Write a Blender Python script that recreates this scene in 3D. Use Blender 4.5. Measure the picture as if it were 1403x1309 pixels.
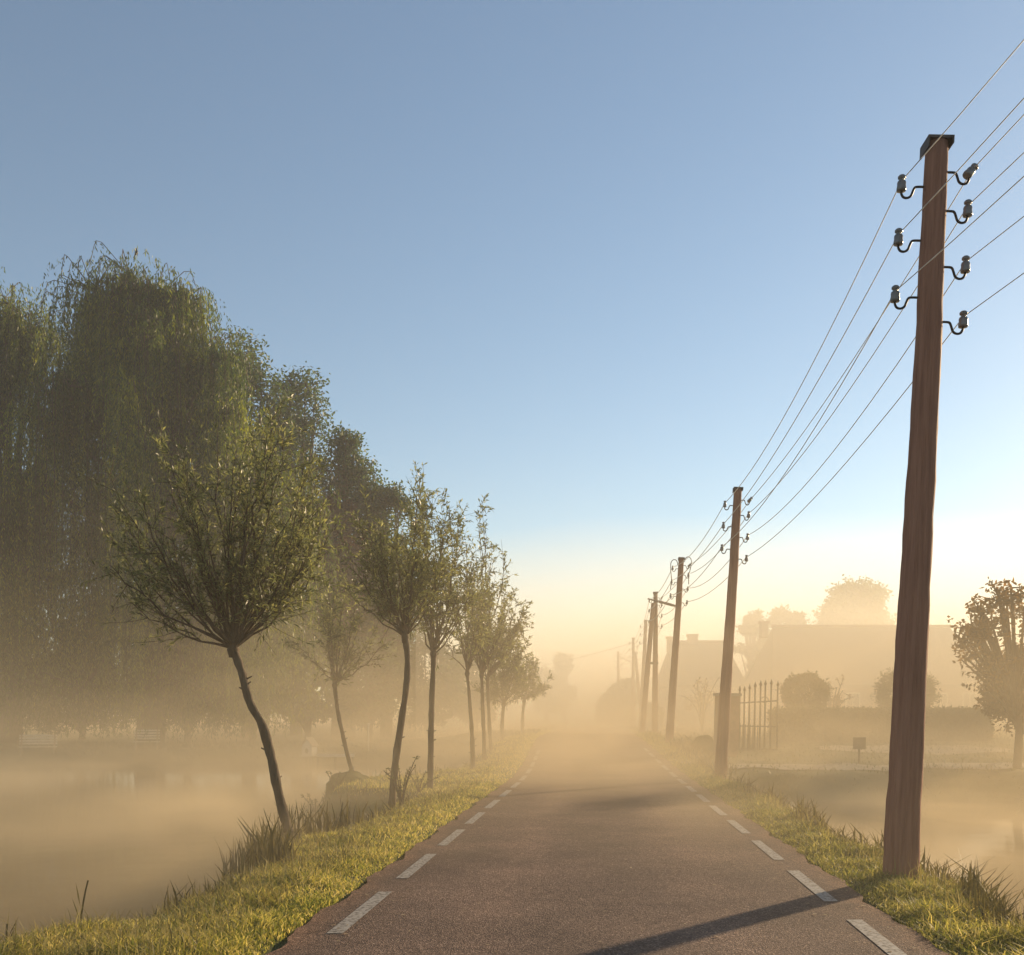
import bpy, math, random
import numpy as np
from mathutils import Vector, Matrix, Euler

for o in list(bpy.data.objects):
    bpy.data.objects.remove(o, do_unlink=True)
scene = bpy.context.scene
col = scene.collection
R = math.radians

# ------------------------------------------------------------------ camera
F, CX, HZ, CAMZ = 1400.0, 701.5, 981.0, 1.5          # photo pixels (1403 wide), horizon row
cam_data = bpy.data.cameras.new("camera")
cam = bpy.data.objects.new("camera", cam_data)
col.objects.link(cam)
cam.location = (0, 0, CAMZ)
cam.rotation_euler = (R(90), 0, 0)
cam_data.sensor_fit = 'HORIZONTAL'
cam_data.sensor_width = 36
cam_data.lens = 36 * F / 1403
cam_data.shift_y = (HZ - 654.5) / 1403
cam_data.clip_start = 0.05
cam_data.clip_end = 2000
scene.camera = cam

# ------------------------------------------------------------------ sky, sun, exposure
SUN_AZ, SUN_EL = 45.5, 16.5                            # azimuth clockwise from +Y
world = bpy.data.worlds.new("World")
scene.world = world
world.use_nodes = True
wn = world.node_tree
for n in list(wn.nodes):
    wn.nodes.remove(n)
wo = wn.nodes.new("ShaderNodeOutputWorld")
bg = wn.nodes.new("ShaderNodeBackground")
sky = wn.nodes.new("ShaderNodeTexSky")
sky.sky_type = 'NISHITA'
sky.sun_disc = False
sky.sun_elevation = R(SUN_EL)
sky.sun_rotation = R(SUN_AZ)
sky.air_density = 1.0
sky.dust_density = 0.2
sky.ozone_density = 1.2
bg.inputs["Strength"].default_value = 0.083
tint = wn.nodes.new("ShaderNodeMix"); tint.data_type = 'RGBA'; tint.blend_type = 'MULTIPLY'; tint.inputs[0].default_value = 1
tint.inputs[7].default_value = (0.98, 1.01, 0.99, 1)
wn.links.new(sky.outputs[0], tint.inputs[6]); wn.links.new(tint.outputs[2], bg.inputs[0])
wn.links.new(bg.outputs[0], wo.inputs[0])

sun_data = bpy.data.lights.new("sun", 'SUN')
sun_data.energy = 5.0
sun_data.angle = R(1.4)
sun_data.color = (1.0, 0.745, 0.445)
sun = bpy.data.objects.new("sun", sun_data)
col.objects.link(sun)
sd = Vector((math.sin(R(SUN_AZ)) * math.cos(R(SUN_EL)), math.cos(R(SUN_AZ)) * math.cos(R(SUN_EL)), math.sin(R(SUN_EL))))
sun.rotation_euler = sd.to_track_quat('Z', 'Y').to_euler()
sun.location = sd * 60

scene.view_settings.view_transform = 'Standard'
scene.view_settings.look = 'None'
scene.view_settings.gamma = 1
scene.view_settings.use_curve_mapping = False
scene.view_settings.exposure = 0.82
cy = scene.cycles
cy.max_bounces = 6
cy.diffuse_bounces = 2
cy.glossy_bounces = 2
cy.transmission_bounces = 3
cy.transparent_max_bounces = 48
cy.volume_bounces = 1
cy.volume_step_rate = 0.25
cy.volume_max_steps = 256
cy.use_denoising = True
cy.sample_clamp_indirect = 4
cy.sample_clamp_direct = 0

# ------------------------------------------------------------------ air
def volume_material(name, density, color, aniso):
    m = bpy.data.materials.new(name)
    m.use_nodes = True
    t = m.node_tree
    for n in list(t.nodes):
        t.nodes.remove(n)
    o = t.nodes.new("ShaderNodeOutputMaterial")
    v = t.nodes.new("ShaderNodeVolumePrincipled")
    v.inputs["Density"].default_value = density
    v.inputs["Color"].default_value = (*color, 1)
    v.inputs["Anisotropy"].default_value = aniso
    t.links.new(v.outputs[0], o.inputs["Volume"])
    return m

def air_box(name, lo, hi, mat, label, cat):
    (x0, y0, z0), (x1, y1, z1) = lo, hi
    v = [(x, y, z) for z in (z0, z1) for y in (y0, y1) for x in (x0, x1)]
    f = [(0, 2, 3, 1), (4, 5, 7, 6), (0, 1, 5, 4), (2, 6, 7, 3), (0, 4, 6, 2), (1, 3, 7, 5)]
    me = bpy.data.meshes.new(name)
    me.from_pydata(v, [], f)
    o = bpy.data.objects.new(name, me)
    me.materials.append(mat)
    col.objects.link(o)
    o["kind"] = "stuff"; o["label"] = label; o["category"] = cat
    return o

air_box("haze", (-190, -60, -3), (230, 330, 32), volume_material("haze_air", 0.0012, (0.97, 0.98, 1.0), 0.1),
        "thin golden morning haze over the whole landscape", "haze")
air_box("ground_mist", (-186, 58, -2.8), (226, 326, 1.1), volume_material("ground_mist_air", 0.014, (1.0, 0.84, 0.62), 0.2),
        "dense low mist hugging the road and the water", "mist")

def air_prism(name, poly, z0, z1, mat, label):
    n = len(poly)
    v = [(x, y, z0) for x, y in poly] + [(x, y, z1) for x, y in poly]
    f = [tuple(range(n))[::-1], tuple(range(n, 2 * n))] + [(k, (k + 1) % n, n + (k + 1) % n, n + k) for k in range(n)]
    me = bpy.data.meshes.new(name); me.from_pydata(v, [], f); me.materials.append(mat)
    o = bpy.data.objects.new(name, me); col.objects.link(o)
    o["kind"] = "stuff"; o["label"] = label; o["category"] = "mist"
def wispy(name, amount, color):
    m = volume_material(name, amount, color, 0.2); t = m.node_tree
    v = [n for n in t.nodes if n.type == 'PRINCIPLED_VOLUME'][0]
    tc = t.nodes.new("ShaderNodeTexCoord"); sp = t.nodes.new("ShaderNodeSeparateXYZ"); t.links.new(tc.outputs["Object"], sp.inputs[0])
    mp = t.nodes.new("ShaderNodeMapping"); mp.inputs["Scale"].default_value = (.20, .13, .55); mp.inputs["Rotation"].default_value = (0, 0, .5)
    t.links.new(tc.outputs["Object"], mp.inputs[0])
    n = t.nodes.new("ShaderNodeTexNoise"); n.inputs["Scale"].default_value = 1.0; n.inputs["Detail"].default_value = 3; n.inputs["Distortion"].default_value = .6
    t.links.new(mp.outputs[0], n.inputs["Vector"])
    r = t.nodes.new("ShaderNodeMapRange"); r.interpolation_type = 'SMOOTHSTEP'
    r.inputs[1].default_value = .43; r.inputs[2].default_value = .60; r.inputs[3].default_value = .05; r.inputs[4].default_value = 1.0
    t.links.new(n.outputs[0], r.inputs[0])
    h = t.nodes.new("ShaderNodeMapRange"); h.inputs[1].default_value = -.7; h.inputs[2].default_value = 3.0; h.inputs[3].default_value = 1; h.inputs[4].default_value = 0
    t.links.new(sp.outputs[2], h.inputs[0])
    pw = t.nodes.new("ShaderNodeMath"); pw.operation = 'POWER'; pw.inputs[1].default_value = 4.6; t.links.new(h.outputs[0], pw.inputs[0])
    a = t.nodes.new("ShaderNodeMath"); a.operation = 'MULTIPLY'; t.links.new(r.outputs[0], a.inputs[0]); t.links.new(pw.outputs[0], a.inputs[1])
    b_ = t.nodes.new("ShaderNodeMath"); b_.operation = 'MULTIPLY'; b_.inputs[1].default_value = amount; t.links.new(a.outputs[0], b_.inputs[0])
    # thin background mist that dies out upwards and towards the clear air round the viewpoint
    def mr(sock, i0, i1, o0, o1, smooth=False):
        q = t.nodes.new("ShaderNodeMapRange"); q.interpolation_type = 'SMOOTHSTEP' if smooth else 'LINEAR'
        for k_, v_ in zip((1, 2, 3, 4), (i0, i1, o0, o1)): q.inputs[k_].default_value = v_
        t.links.new(sock, q.inputs[0]); return q.outputs[0]
    def mul(a_, c_):
        q = t.nodes.new("ShaderNodeMath"); q.operation = 'MULTIPLY'; t.links.new(a_, q.inputs[0])
        if isinstance(c_, float): q.inputs[1].default_value = c_
        else: t.links.new(c_, q.inputs[1])
        return q.outputs[0]
    hh = mr(sp.outputs[2], -.7, 6.4, 1, 0); hp = t.nodes.new("ShaderNodeMath"); hp.operation = 'POWER'; hp.inputs[1].default_value = 1.7; t.links.new(hh, hp.inputs[0])
    near = mr(sp.outputs[1], 6, 17, .2, 1, True)
    wis = mul(mul(b_.outputs[0], near), mr(sp.outputs[0], -12, -3, .55, 1, True))
    thin = mul(mul(hp.outputs[0], mul(mr(sp.outputs[1], 5, 24, .06, 1, True), mr(sp.outputs[0], -13, -3, .42, 1, True))), mr(n.outputs[0], .40, .62, .026, .072))
    ad = t.nodes.new("ShaderNodeMath"); ad.operation = 'ADD'; t.links.new(wis, ad.inputs[0]); t.links.new(thin, ad.inputs[1])
    t.links.new(ad.outputs[0], v.inputs["Density"])
    return m
air_box("drifting_mist", (-62, 5, -2.6), (48, 76, 6.4), wispy("wispy_mist_air", 0.16, (1.0, 0.82, 0.54)),
        "uneven wisps of golden mist drifting off the water across the lane", "mist")
air_prism("mist_bank", [(-5, 53), (4, 46), (60, 40), (224, 40), (224, 320), (-30, 320)], -2.6, 10.5,
          volume_material("mist_bank_air", 0.022, (1.0, 0.94, 0.80), 0.3), "bank of pale golden mist over the far lane and the farmhouses")

# ------------------------------------------------------------------ materials
def new_mat(name):
    m = bpy.data.materials.new(name)
    m.use_nodes = True
    t = m.node_tree
    p = t.nodes["Principled BSDF"]
    return m, t, p, t.nodes["Material Output"]

def noise_mat(name, c1, c2, scale=5, rough=0.8, bump=0.0, bscale=None, stretch=None, c3=None, detail=6, spec=0.3, metal=0, bdist=0.02):
    m, t, p, out = new_mat(name)
    tc = t.nodes.new("ShaderNodeTexCoord")
    mp = t.nodes.new("ShaderNodeMapping")
    if stretch: mp.inputs["Scale"].default_value = stretch
    t.links.new(tc.outputs["Object"], mp.inputs[0])
    n = t.nodes.new("ShaderNodeTexNoise")
    n.inputs["Scale"].default_value = scale; n.inputs["Detail"].default_value = detail
    t.links.new(mp.outputs[0], n.inputs["Vector"])
    r = t.nodes.new("ShaderNodeValToRGB")
    r.color_ramp.elements[0].position = 0.3; r.color_ramp.elements[0].color = (*c1, 1)
    r.color_ramp.elements[1].position = 0.7; r.color_ramp.elements[1].color = (*c2, 1)
    if c3:
        e = r.color_ramp.elements.new(0.85); e.color = (*c3, 1)
    t.links.new(n.outputs[0], r.inputs[0]); t.links.new(r.outputs[0], p.inputs["Base Color"])
    p.inputs["Roughness"].default_value = rough
    p.inputs["Specular IOR Level"].default_value = spec
    p.inputs["Metallic"].default_value = metal
    if bump:
        n2 = t.nodes.new("ShaderNodeTexNoise")
        n2.inputs["Scale"].default_value = bscale or scale * 4; n2.inputs["Detail"].default_value = 5
        t.links.new(mp.outputs[0], n2.inputs["Vector"])
        b = t.nodes.new("ShaderNodeBump"); b.inputs["Strength"].default_value = bump; b.inputs["Distance"].default_value = bdist
        t.links.new(n2.outputs[0], b.inputs["Height"]); t.links.new(b.outputs[0], p.inputs["Normal"])
    return m

def leaf_mat(name, cols, trans=0.4, rough=0.55, patch=0.4, spray=0.0):
    """foliage: colour by leaf (random per island) and by clump (noise), part of the light passes through"""
    m, t, p, out = new_mat(name)
    g = t.nodes.new("ShaderNodeNewGeometry")
    tc = t.nodes.new("ShaderNodeTexCoord")
    n = t.nodes.new("ShaderNodeTexNoise"); n.inputs["Scale"].default_value = 0.9; n.inputs["Detail"].default_value = 3
    t.links.new(tc.outputs["Object"], n.inputs["Vector"])
    mx = t.nodes.new("ShaderNodeMix"); mx.data_type = 'FLOAT'; mx.inputs[0].default_value = patch
    t.links.new(g.outputs["Random Per Island"], mx.inputs[2]); t.links.new(n.outputs[0], mx.inputs[3])
    src = mx.outputs[0]
    if spray:                                     # each spray or strand of leaves has its own shade
        an = t.nodes.new("ShaderNodeAttribute"); an.attribute_name = "tint"
        m2 = t.nodes.new("ShaderNodeMix"); m2.data_type = 'FLOAT'; m2.inputs[0].default_value = spray
        t.links.new(src, m2.inputs[2]); t.links.new(an.outputs["Fac"], m2.inputs[3]); src = m2.outputs[0]
    r = t.nodes.new("ShaderNodeValToRGB")
    k = len(cols)
    for i, c in enumerate(cols):
        pos = 0.15 + 0.7 * i / (k - 1)
        if i == 0: e = r.color_ramp.elements[0]; e.position = pos
        elif i == k - 1: e = r.color_ramp.elements[-1]; e.position = pos
        else: e = r.color_ramp.elements.new(pos)
        e.color = (*c, 1)
    t.links.new(src, r.inputs[0]); t.links.new(r.outputs[0], p.inputs["Base Color"])
    p.inputs["Roughness"].default_value = rough; p.inputs["Specular IOR Level"].default_value = 0.3
    tr = t.nodes.new("ShaderNodeBsdfTranslucent")
    hs = t.nodes.new("ShaderNodeHueSaturation"); hs.inputs["Saturation"].default_value = 1.15; hs.inputs["Value"].default_value = 1.5
    t.links.new(r.outputs[0], hs.inputs["Color"]); t.links.new(hs.outputs[0], tr.inputs["Color"])
    ms = t.nodes.new("ShaderNodeMixShader"); ms.inputs[0].default_value = trans
    t.links.new(p.outputs[0], ms.inputs[1]); t.links.new(tr.outputs[0], ms.inputs[2])
    t.links.new(ms.outputs[0], out.inputs["Surface"])
    return m

M = {}
M['willow'] = leaf_mat("weeping_willow_leaves", [(.020, .036, .013), (.066, .094, .022), (.24, .25, .038)], 0.5, spray=.6, rough=.45)
M['oak'] = leaf_mat("broad_leaves", [(.020, .040, .018), (.050, .078, .028), (.12, .15, .045)], 0.4, spray=.6)
M['copper'] = leaf_mat("copper_leaves", [(.045, .022, .018), (.085, .038, .026), (.14, .075, .04)], 0.35, spray=.5)
M['sallow'] = leaf_mat("young_willow_leaves", [(.05, .058, .028), (.125, .135, .058), (.28, .27, .11)], 0.5, patch=0.2, rough=.4, spray=.45)
M['autumn'] = leaf_mat("thin_autumn_leaves", [(.07, .045, .022), (.13, .08, .035), (.20, .12, .05)], 0.5)
M['hedge'] = leaf_mat("hedge_leaves", [(.028, .038, .014), (.045, .055, .018), (.065, .075, .022)], 0.25)
M['grass'] = leaf_mat("grass_blades", [(.055, .08, .024), (.19, .20, .05), (.45, .38, .12), (.60, .50, .26)], 0.58, patch=0.45)
M['meadow'] = leaf_mat("rough_meadow_grass", [(.04, .05, .018), (.075, .08, .028), (.14, .13, .05)], 0.25)
M['reed'] = leaf_mat("reed_blades", [(.04, .038, .016), (.075, .065, .026), (.14, .115, .045)], 0.3)
M['drygrass'] = leaf_mat("dry_stalks", [(.10, .085, .03), (.20, .17, .065), (.32, .27, .12)], 0.4)
M['litter'] = leaf_mat("fallen_leaf", [(.12, .07, .03), (.26, .18, .08), (.38, .30, .17)], 0.1)
M['bark'] = noise_mat("bark", (.045, .032, .022), (.12, .088, .058), 14, 0.9, 0.8, 30, (1, 1, .25))
M['poletimber'] = noise_mat("weathered_tarred_timber", (.21, .092, .058), (.33, .16, .105), 20, 0.8, 1.0, 40, (1.6, 1.6, .07), c3=(.13, .07, .05))
M['iron'] = noise_mat("dark_iron", (.018, .016, .015), (.05, .035, .025), 20, 0.55, 0.2, metal=0.6)
M['porcelain'] = noise_mat("glazed_porcelain", (.10, .092, .09), (.18, .165, .16), 6, 0.25, 0, spec=0.6)
M['wire'] = noise_mat("aluminium_wire", (.6, .57, .52), (.8, .77, .72), 5, 0.5, 0, metal=0.85)
M['zinc'] = noise_mat("zinc_cap", (.06, .045, .04), (.13, .10, .085), 8, 0.6, 0.2, metal=0.4)
M['soil'] = noise_mat("grassy_soil", (.04, .045, .014), (.09, .10, .026), 2.2, 0.95, 0.8, 18, c3=(.12, .10, .04), bdist=0.05)
M['brick'] = noise_mat("old_brick", (.16, .085, .055), (.26, .15, .10), 7, 0.9, 0.4)
M['rooftile'] = noise_mat("roof_tiles", (.07, .045, .035), (.12, .08, .06), 3, 0.8, 0.5, 8, (1, 6, 1))
M['thatch'] = noise_mat("brown_thatch", (.09, .07, .045), (.16, .13, .08), 3, 0.95, 0.6, 16)
M['render_wall'] = noise_mat("pale_plaster", (.42, .38, .32), (.55, .50, .42), 2, 0.9, 0.1)
M['whitewood'] = noise_mat("white_painted_wood", (.50, .48, .42), (.66, .63, .56), 4, 0.6, 0.1)
M['palewood'] = noise_mat("pale_sawn_wood", (.26, .20, .13), (.42, .34, .23), 8, 0.8, 0.3, stretch=(1, 8, 8))
M['signpaint'] = noise_mat("brown_sign_paint", (.10, .07, .04), (.15, .11, .07), 6, 0.6, 0.1)
M['gravel'] = noise_mat("pale_gravel", (.22, .19, .14), (.38, .33, .25), 9, 0.95, 0.6, 40)
M['stone'] = noise_mat("grey_stone", (.16, .14, .11), (.28, .25, .20), 4, 0.9, 0.5)
M['feather'] = noise_mat("black_feather", (.012, .012, .014), (.03, .03, .035), 10, 0.5)

m, t, p, out = new_mat("window_glass"); M['glass'] = m
p.inputs["Base Color"].default_value = (.02, .025, .03, 1); p.inputs["Roughness"].default_value = 0.08

# asphalt: dark binder with pale aggregate, worn tracks, cracks
m, t, p, out = new_mat("asphalt"); M['asphalt'] = m
tc = t.nodes.new("ShaderNodeTexCoord")
vo = t.nodes.new("ShaderNodeTexVoronoi"); vo.inputs["Scale"].default_value = 105; vo.inputs["Randomness"].default_value = 1
t.links.new(tc.outputs["Object"], vo.inputs["Vector"])
hsv = t.nodes.new("ShaderNodeSeparateColor"); t.links.new(vo.outputs["Color"], hsv.inputs[0])
r1 = t.nodes.new("ShaderNodeValToRGB")
r1.color_ramp.elements[0].position = .0; r1.color_ramp.elements[0].color = (.040, .028, .022, 1)
r1.color_ramp.elements[1].position = 1; r1.color_ramp.elements[1].color = (.22, .165, .13, 1)
e = r1.color_ramp.elements.new(.55); e.color = (.082, .056, .044, 1)
e = r1.color_ramp.elements.new(.86); e.color = (.13, .092, .07, 1)
t.links.new(hsv.outputs[0], r1.inputs[0])
nb = t.nodes.new("ShaderNodeTexNoise"); nb.inputs["Scale"].default_value = 0.8; nb.inputs["Detail"].default_value = 8; nb.inputs["Roughness"].default_value = .62
t.links.new(tc.outputs["Object"], nb.inputs["Vector"])
r2 = t.nodes.new("ShaderNodeValToRGB")
r2.color_ramp.elements[0].position = .3; r2.color_ramp.elements[0].color = (1.1, 1.06, 1.04, 1)
r2.color_ramp.elements[1].position = .7; r2.color_ramp.elements[1].color = (2.1, 1.98, 1.9, 1)
t.links.new(nb.outputs[0], r2.inputs[0])
mm = t.nodes.new("ShaderNodeMix"); mm.data_type = 'RGBA'; mm.blend_type = 'MULTIPLY'; mm.inputs[0].default_value = 1
t.links.new(r1.outputs[0], mm.inputs[6]); t.links.new(r2.outputs[0], mm.inputs[7])
vc = t.nodes.new("ShaderNodeTexVoronoi"); vc.feature = 'DISTANCE_TO_EDGE'; vc.inputs["Scale"].default_value = .55
nd = t.nodes.new("ShaderNodeTexNoise"); nd.inputs["Scale"].default_value = 2.2; nd.inputs["Detail"].default_value = 7
t.links.new(tc.outputs["Object"], nd.inputs["Vector"])
vm = t.nodes.new("ShaderNodeVectorMath"); vm.operation = 'MULTIPLY_ADD'; vm.inputs[1].default_value = (1.3, 1.3, 0)
t.links.new(nd.outputs["Color"], vm.inputs[0]); t.links.new(tc.outputs["Object"], vm.inputs[2]); t.links.new(vm.outputs[0], vc.inputs["Vector"])
rc_ = t.nodes.new("ShaderNodeValToRGB"); rc_.color_ramp.elements[0].position = .0; rc_.color_ramp.elements[0].color = (.35, .33, .32, 1)
rc_.color_ramp.elements[1].position = .009; rc_.color_ramp.elements[1].color = (1, 1, 1, 1)
t.links.new(vc.outputs["Distance"], rc_.inputs[0])
m3 = t.nodes.new("ShaderNodeMix"); m3.data_type = 'RGBA'; m3.blend_type = 'MULTIPLY'
t.links.new(nb.outputs[0], m3.inputs[0]); t.links.new(mm.outputs[2], m3.inputs[6]); t.links.new(rc_.outputs[0], m3.inputs[7])
la = t.nodes.new("ShaderNodeAttribute"); la.attribute_name = "lateral"
lb = t.nodes.new("ShaderNodeMath"); lb.operation = 'ABSOLUTE'; t.links.new(la.outputs["Fac"], lb.inputs[0])
ln_ = t.nodes.new("ShaderNodeMath"); ln_.operation = 'MULTIPLY_ADD'; ln_.inputs[1].default_value = .16; ln_.inputs[2].default_value = -.08
t.links.new(nb.outputs[0], ln_.inputs[0]); lc = t.nodes.new("ShaderNodeMath"); t.links.new(lb.outputs[0], lc.inputs[0]); t.links.new(ln_.outputs[0], lc.inputs[1])
rt = t.nodes.new("ShaderNodeValToRGB"); cr = rt.color_ramp
cr.elements[0].position = 0; cr.elements[0].color = (.84, .84, .85, 1); cr.elements[1].position = 1; cr.elements[1].color = (1.15, 1.0, .85, 1)
for ps, cc in ((.2, (.88, .88, .89, 1)), (.42, (1.18, 1.16, 1.14, 1)), (.62, (1.0, 1.0, 1.0, 1)), (.90, (.86, .85, .84, 1))):
    e = cr.elements.new(ps); e.color = cc
t.links.new(lc.outputs[0], rt.inputs[0])
m4 = t.nodes.new("ShaderNodeMix"); m4.data_type = 'RGBA'; m4.blend_type = 'MULTIPLY'; m4.inputs[0].default_value = 1
t.links.new(m3.outputs[2], m4.inputs[6]); t.links.new(rt.outputs[0], m4.inputs[7])
t.links.new(m4.outputs[2], p.inputs["Base Color"])
p.inputs["Roughness"].default_value = 0.85; p.inputs["Specular IOR Level"].default_value = 0.2
b = t.nodes.new("ShaderNodeBump"); b.inputs["Strength"].default_value = .9; b.inputs["Distance"].default_value = .008
t.links.new(vo.outputs["Distance"], b.inputs["Height"]); t.links.new(b.outputs[0], p.inputs["Normal"])

# worn road paint
m, t, p, out = new_mat("worn_road_paint"); M['paint'] = m
tc = t.nodes.new("ShaderNodeTexCoord")
n = t.nodes.new("ShaderNodeTexNoise"); n.inputs["Scale"].default_value = 38; n.inputs["Detail"].default_value = 8
t.links.new(tc.outputs["Object"], n.inputs["Vector"])
r = t.nodes.new("ShaderNodeValToRGB")
r.color_ramp.elements[0].position = .40; r.color_ramp.elements[0].color = (.10, .08, .065, 1)
r.color_ramp.elements[1].position = .50; r.color_ramp.elements[1].color = (.27, .245, .21, 1)
e = r.color_ramp.elements.new(.8); e.color = (.38, .35, .30, 1)
t.links.new(n.outputs[0], r.inputs[0]); t.links.new(r.outputs[0], p.inputs["Base Color"]); p.inputs["Roughness"].default_value = .7

# pond water
m, t, p, out = new_mat("pond_water_surface"); M['water'] = m
tc = t.nodes.new("ShaderNodeTexCoord")
n = t.nodes.new("ShaderNodeTexNoise"); n.inputs["Scale"].default_value = 1.6; n.inputs["Detail"].default_value = 4
t.links.new(tc.outputs["Object"], n.inputs["Vector"])
b = t.nodes.new("ShaderNodeBump"); b.inputs["Strength"].default_value = .16; b.inputs["Distance"].default_value = .03
t.links.new(n.outputs[0], b.inputs["Height"]); t.links.new(b.outputs[0], p.inputs["Normal"])
p.inputs["Base Color"].default_value = (.035, .026, .014, 1); p.inputs["Roughness"].default_value = .06; p.inputs["IOR"].default_value = 1.33

# ------------------------------------------------------------------ mesh builder
class MB:
    def __init__(s):
        s.v = []; s.idx = []; s.tot = []; s.n = 0; s.mi = []; s.tint = []
    def faces(s, verts, faces, mi=0):
        verts = np.asarray(verts, float).reshape(-1, 3)
        for f in faces:
            s.idx.append(np.asarray(f) + s.n); s.tot.append(np.array([len(f)])); s.mi.append(np.array([mi]))
        s.v.append(verts); s.n += len(verts)
        return s
    def quads(s, q, mi=0, tint=None):            # (N,4,3) loose quads
        q = np.asarray(q, float)
        N = len(q)
        if N == 0: return s
        if tint is not None: s.tint.append(np.broadcast_to(np.asarray(tint, float), (N,)))
        s.v.append(q.reshape(-1, 3)); s.idx.append(np.arange(N * 4) + s.n)
        s.tot.append(np.full(N, 4)); s.mi.append(np.full(N, mi)); s.n += N * 4
        return s
    def tube(s, pts, rad, n=8, mi=0, caps=True, noise=0.0, rng=None):
        pts = np.asarray(pts, float); K = len(pts)
        rad = np.broadcast_to(np.asarray(rad, float), (K,))
        T = np.gradient(pts, axis=0); T /= np.linalg.norm(T, axis=1)[:, None] + 1e-9
        ref = np.array([0, 1., 0]) if abs(T[0][1]) < .8 else np.array([1., 0, 0])
        A = np.cross(T, ref); A /= np.linalg.norm(A, axis=1)[:, None] + 1e-9
        B = np.cross(T, A)
        a = np.linspace(0, 2 * np.pi, n, endpoint=False)
        rr = rad[:, None] * np.ones((K, n))
        if noise and rng is not None:
            rr = rr * (1 + noise * rng.standard_normal((K, n)))
        V = pts[:, None] + rr[..., None] * (np.cos(a)[None, :, None] * A[:, None] + np.sin(a)[None, :, None] * B[:, None])
        i = np.arange(K - 1)[:, None]; j = np.arange(n)[None]
        j2 = (j + 1) % n
        f = np.stack([i * n + j, i * n + j2, (i + 1) * n + j2, (i + 1) * n + j], -1).reshape(-1, 4)
        s.idx.append(f.reshape(-1) + s.n); s.tot.append(np.full(len(f), 4)); s.mi.append(np.full(len(f), mi))
        if caps:
            s.idx.append(np.arange(n)[::-1] + s.n); s.tot.append(np.array([n]))
            s.idx.append((K - 1) * n + np.arange(n) + s.n); s.tot.append(np.array([n])); s.mi.append(np.array([mi, mi]))
        s.v.append(V.reshape(-1, 3)); s.n += K * n
        return s
    def box(s, lo, hi, mi=0):
        (x0, y0, z0), (x1, y1, z1) = lo, hi
        v = [(x, y, z) for z in (z0, z1) for y in (y0, y1) for x in (x0, x1)]
        return s.faces(v, [(0, 2, 3, 1), (4, 5, 7, 6), (0, 1, 5, 4), (2, 6, 7, 3), (0, 4, 6, 2), (1, 3, 7, 5)], mi)
    def lathe(s, prof, n=14, c=(0, 0, 0), mi=0):
        pts = [(c[0], c[1], c[2] + z) for r, z in prof]
        a = np.linspace(0, 2 * np.pi, n, endpoint=False)
        V = []
        for r, z in prof:
            for q in a: V.append((c[0] + r * math.cos(q), c[1] + r * math.sin(q), c[2] + z))
        f = []
        for i in range(len(prof) - 1):
            for j in range(n):
                f.append((i * n + j, i * n + (j + 1) % n, (i + 1) * n + (j + 1) % n, (i + 1) * n + j))
        f.append(tuple(range(n))[::-1]); f.append(tuple((len(prof) - 1) * n + k for k in range(n)))
        return s.faces(V, f, mi)
    def build(s, name, mats, parent=None, smooth=False):
        me = bpy.data.meshes.new(name)
        V = np.concatenate(s.v); I = np.concatenate(s.idx).astype(np.int32); T = np.concatenate(s.tot).astype(np.int32)
        me.vertices.add(len(V)); me.vertices.foreach_set("co", V.astype(np.float32).ravel())
        me.loops.add(len(I)); me.loops.foreach_set("vertex_index", I)
        me.polygons.add(len(T))
        st = np.zeros(len(T), np.int32); st[1:] = np.cumsum(T)[:-1]
        me.polygons.foreach_set("loop_start", st)
        me.polygons.foreach_set("material_index", np.concatenate(s.mi).astype(np.int32))
        me.polygons.foreach_set("use_smooth", np.full(len(T), smooth))
        if s.tint and sum(len(q) for q in s.tint) == len(T):
            at_ = me.attributes.new("tint", 'FLOAT', 'FACE'); at_.data.foreach_set("value", np.concatenate(s.tint).astype(np.float32))
        me.update(calc_edges=True)
        for mt in (mats if isinstance(mats, (list, tuple)) else [mats]): me.materials.append(mt)
        o = bpy.data.objects.new(name, me); col.objects.link(o)
        if parent is not None: o.parent = parent
        return o

def empty(name, loc, rot=(0, 0, 0)):
    o = bpy.data.objects.new(name, None); col.objects.link(o)
    o.location = loc; o.rotation_euler = rot; o.empty_display_size = .3
    return o

def tag(o, label=None, cat=None, group=None, kind=None):
    if label: o["label"] = label
    if cat: o["category"] = cat
    if group: o["group"] = group
    if kind: o["kind"] = kind
    return o

def at(px, py, Y):
    return np.array([(px - CX) / F * Y, Y, CAMZ - (py - HZ) / F * Y])

def sm(a, b, x):
    t = np.clip((np.asarray(x, float) - a) / (b - a), 0, 1)
    return t * t * (3 - 2 * t)

def unit(v):
    v = np.asarray(v, float)
    return v / (np.linalg.norm(v, axis=-1, keepdims=True) + 1e-9)

def leaves(P, D, L, W, rng, droop=0.0):
    """diamond leaf faces at P along D"""
    N = len(P)
    D = unit(D)
    S = unit(np.cross(D, rng.standard_normal((N, 3))))
    L = np.broadcast_to(L, (N,))[:, None]; W = np.broadcast_to(W, (N,))[:, None]
    q = np.stack([P, P + D * L * .45 + S * W * .5, P + D * L + np.array([0, 0, -1.]) * droop * L, P + D * L * .45 - S * W * .5], 1)
    return q

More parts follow.
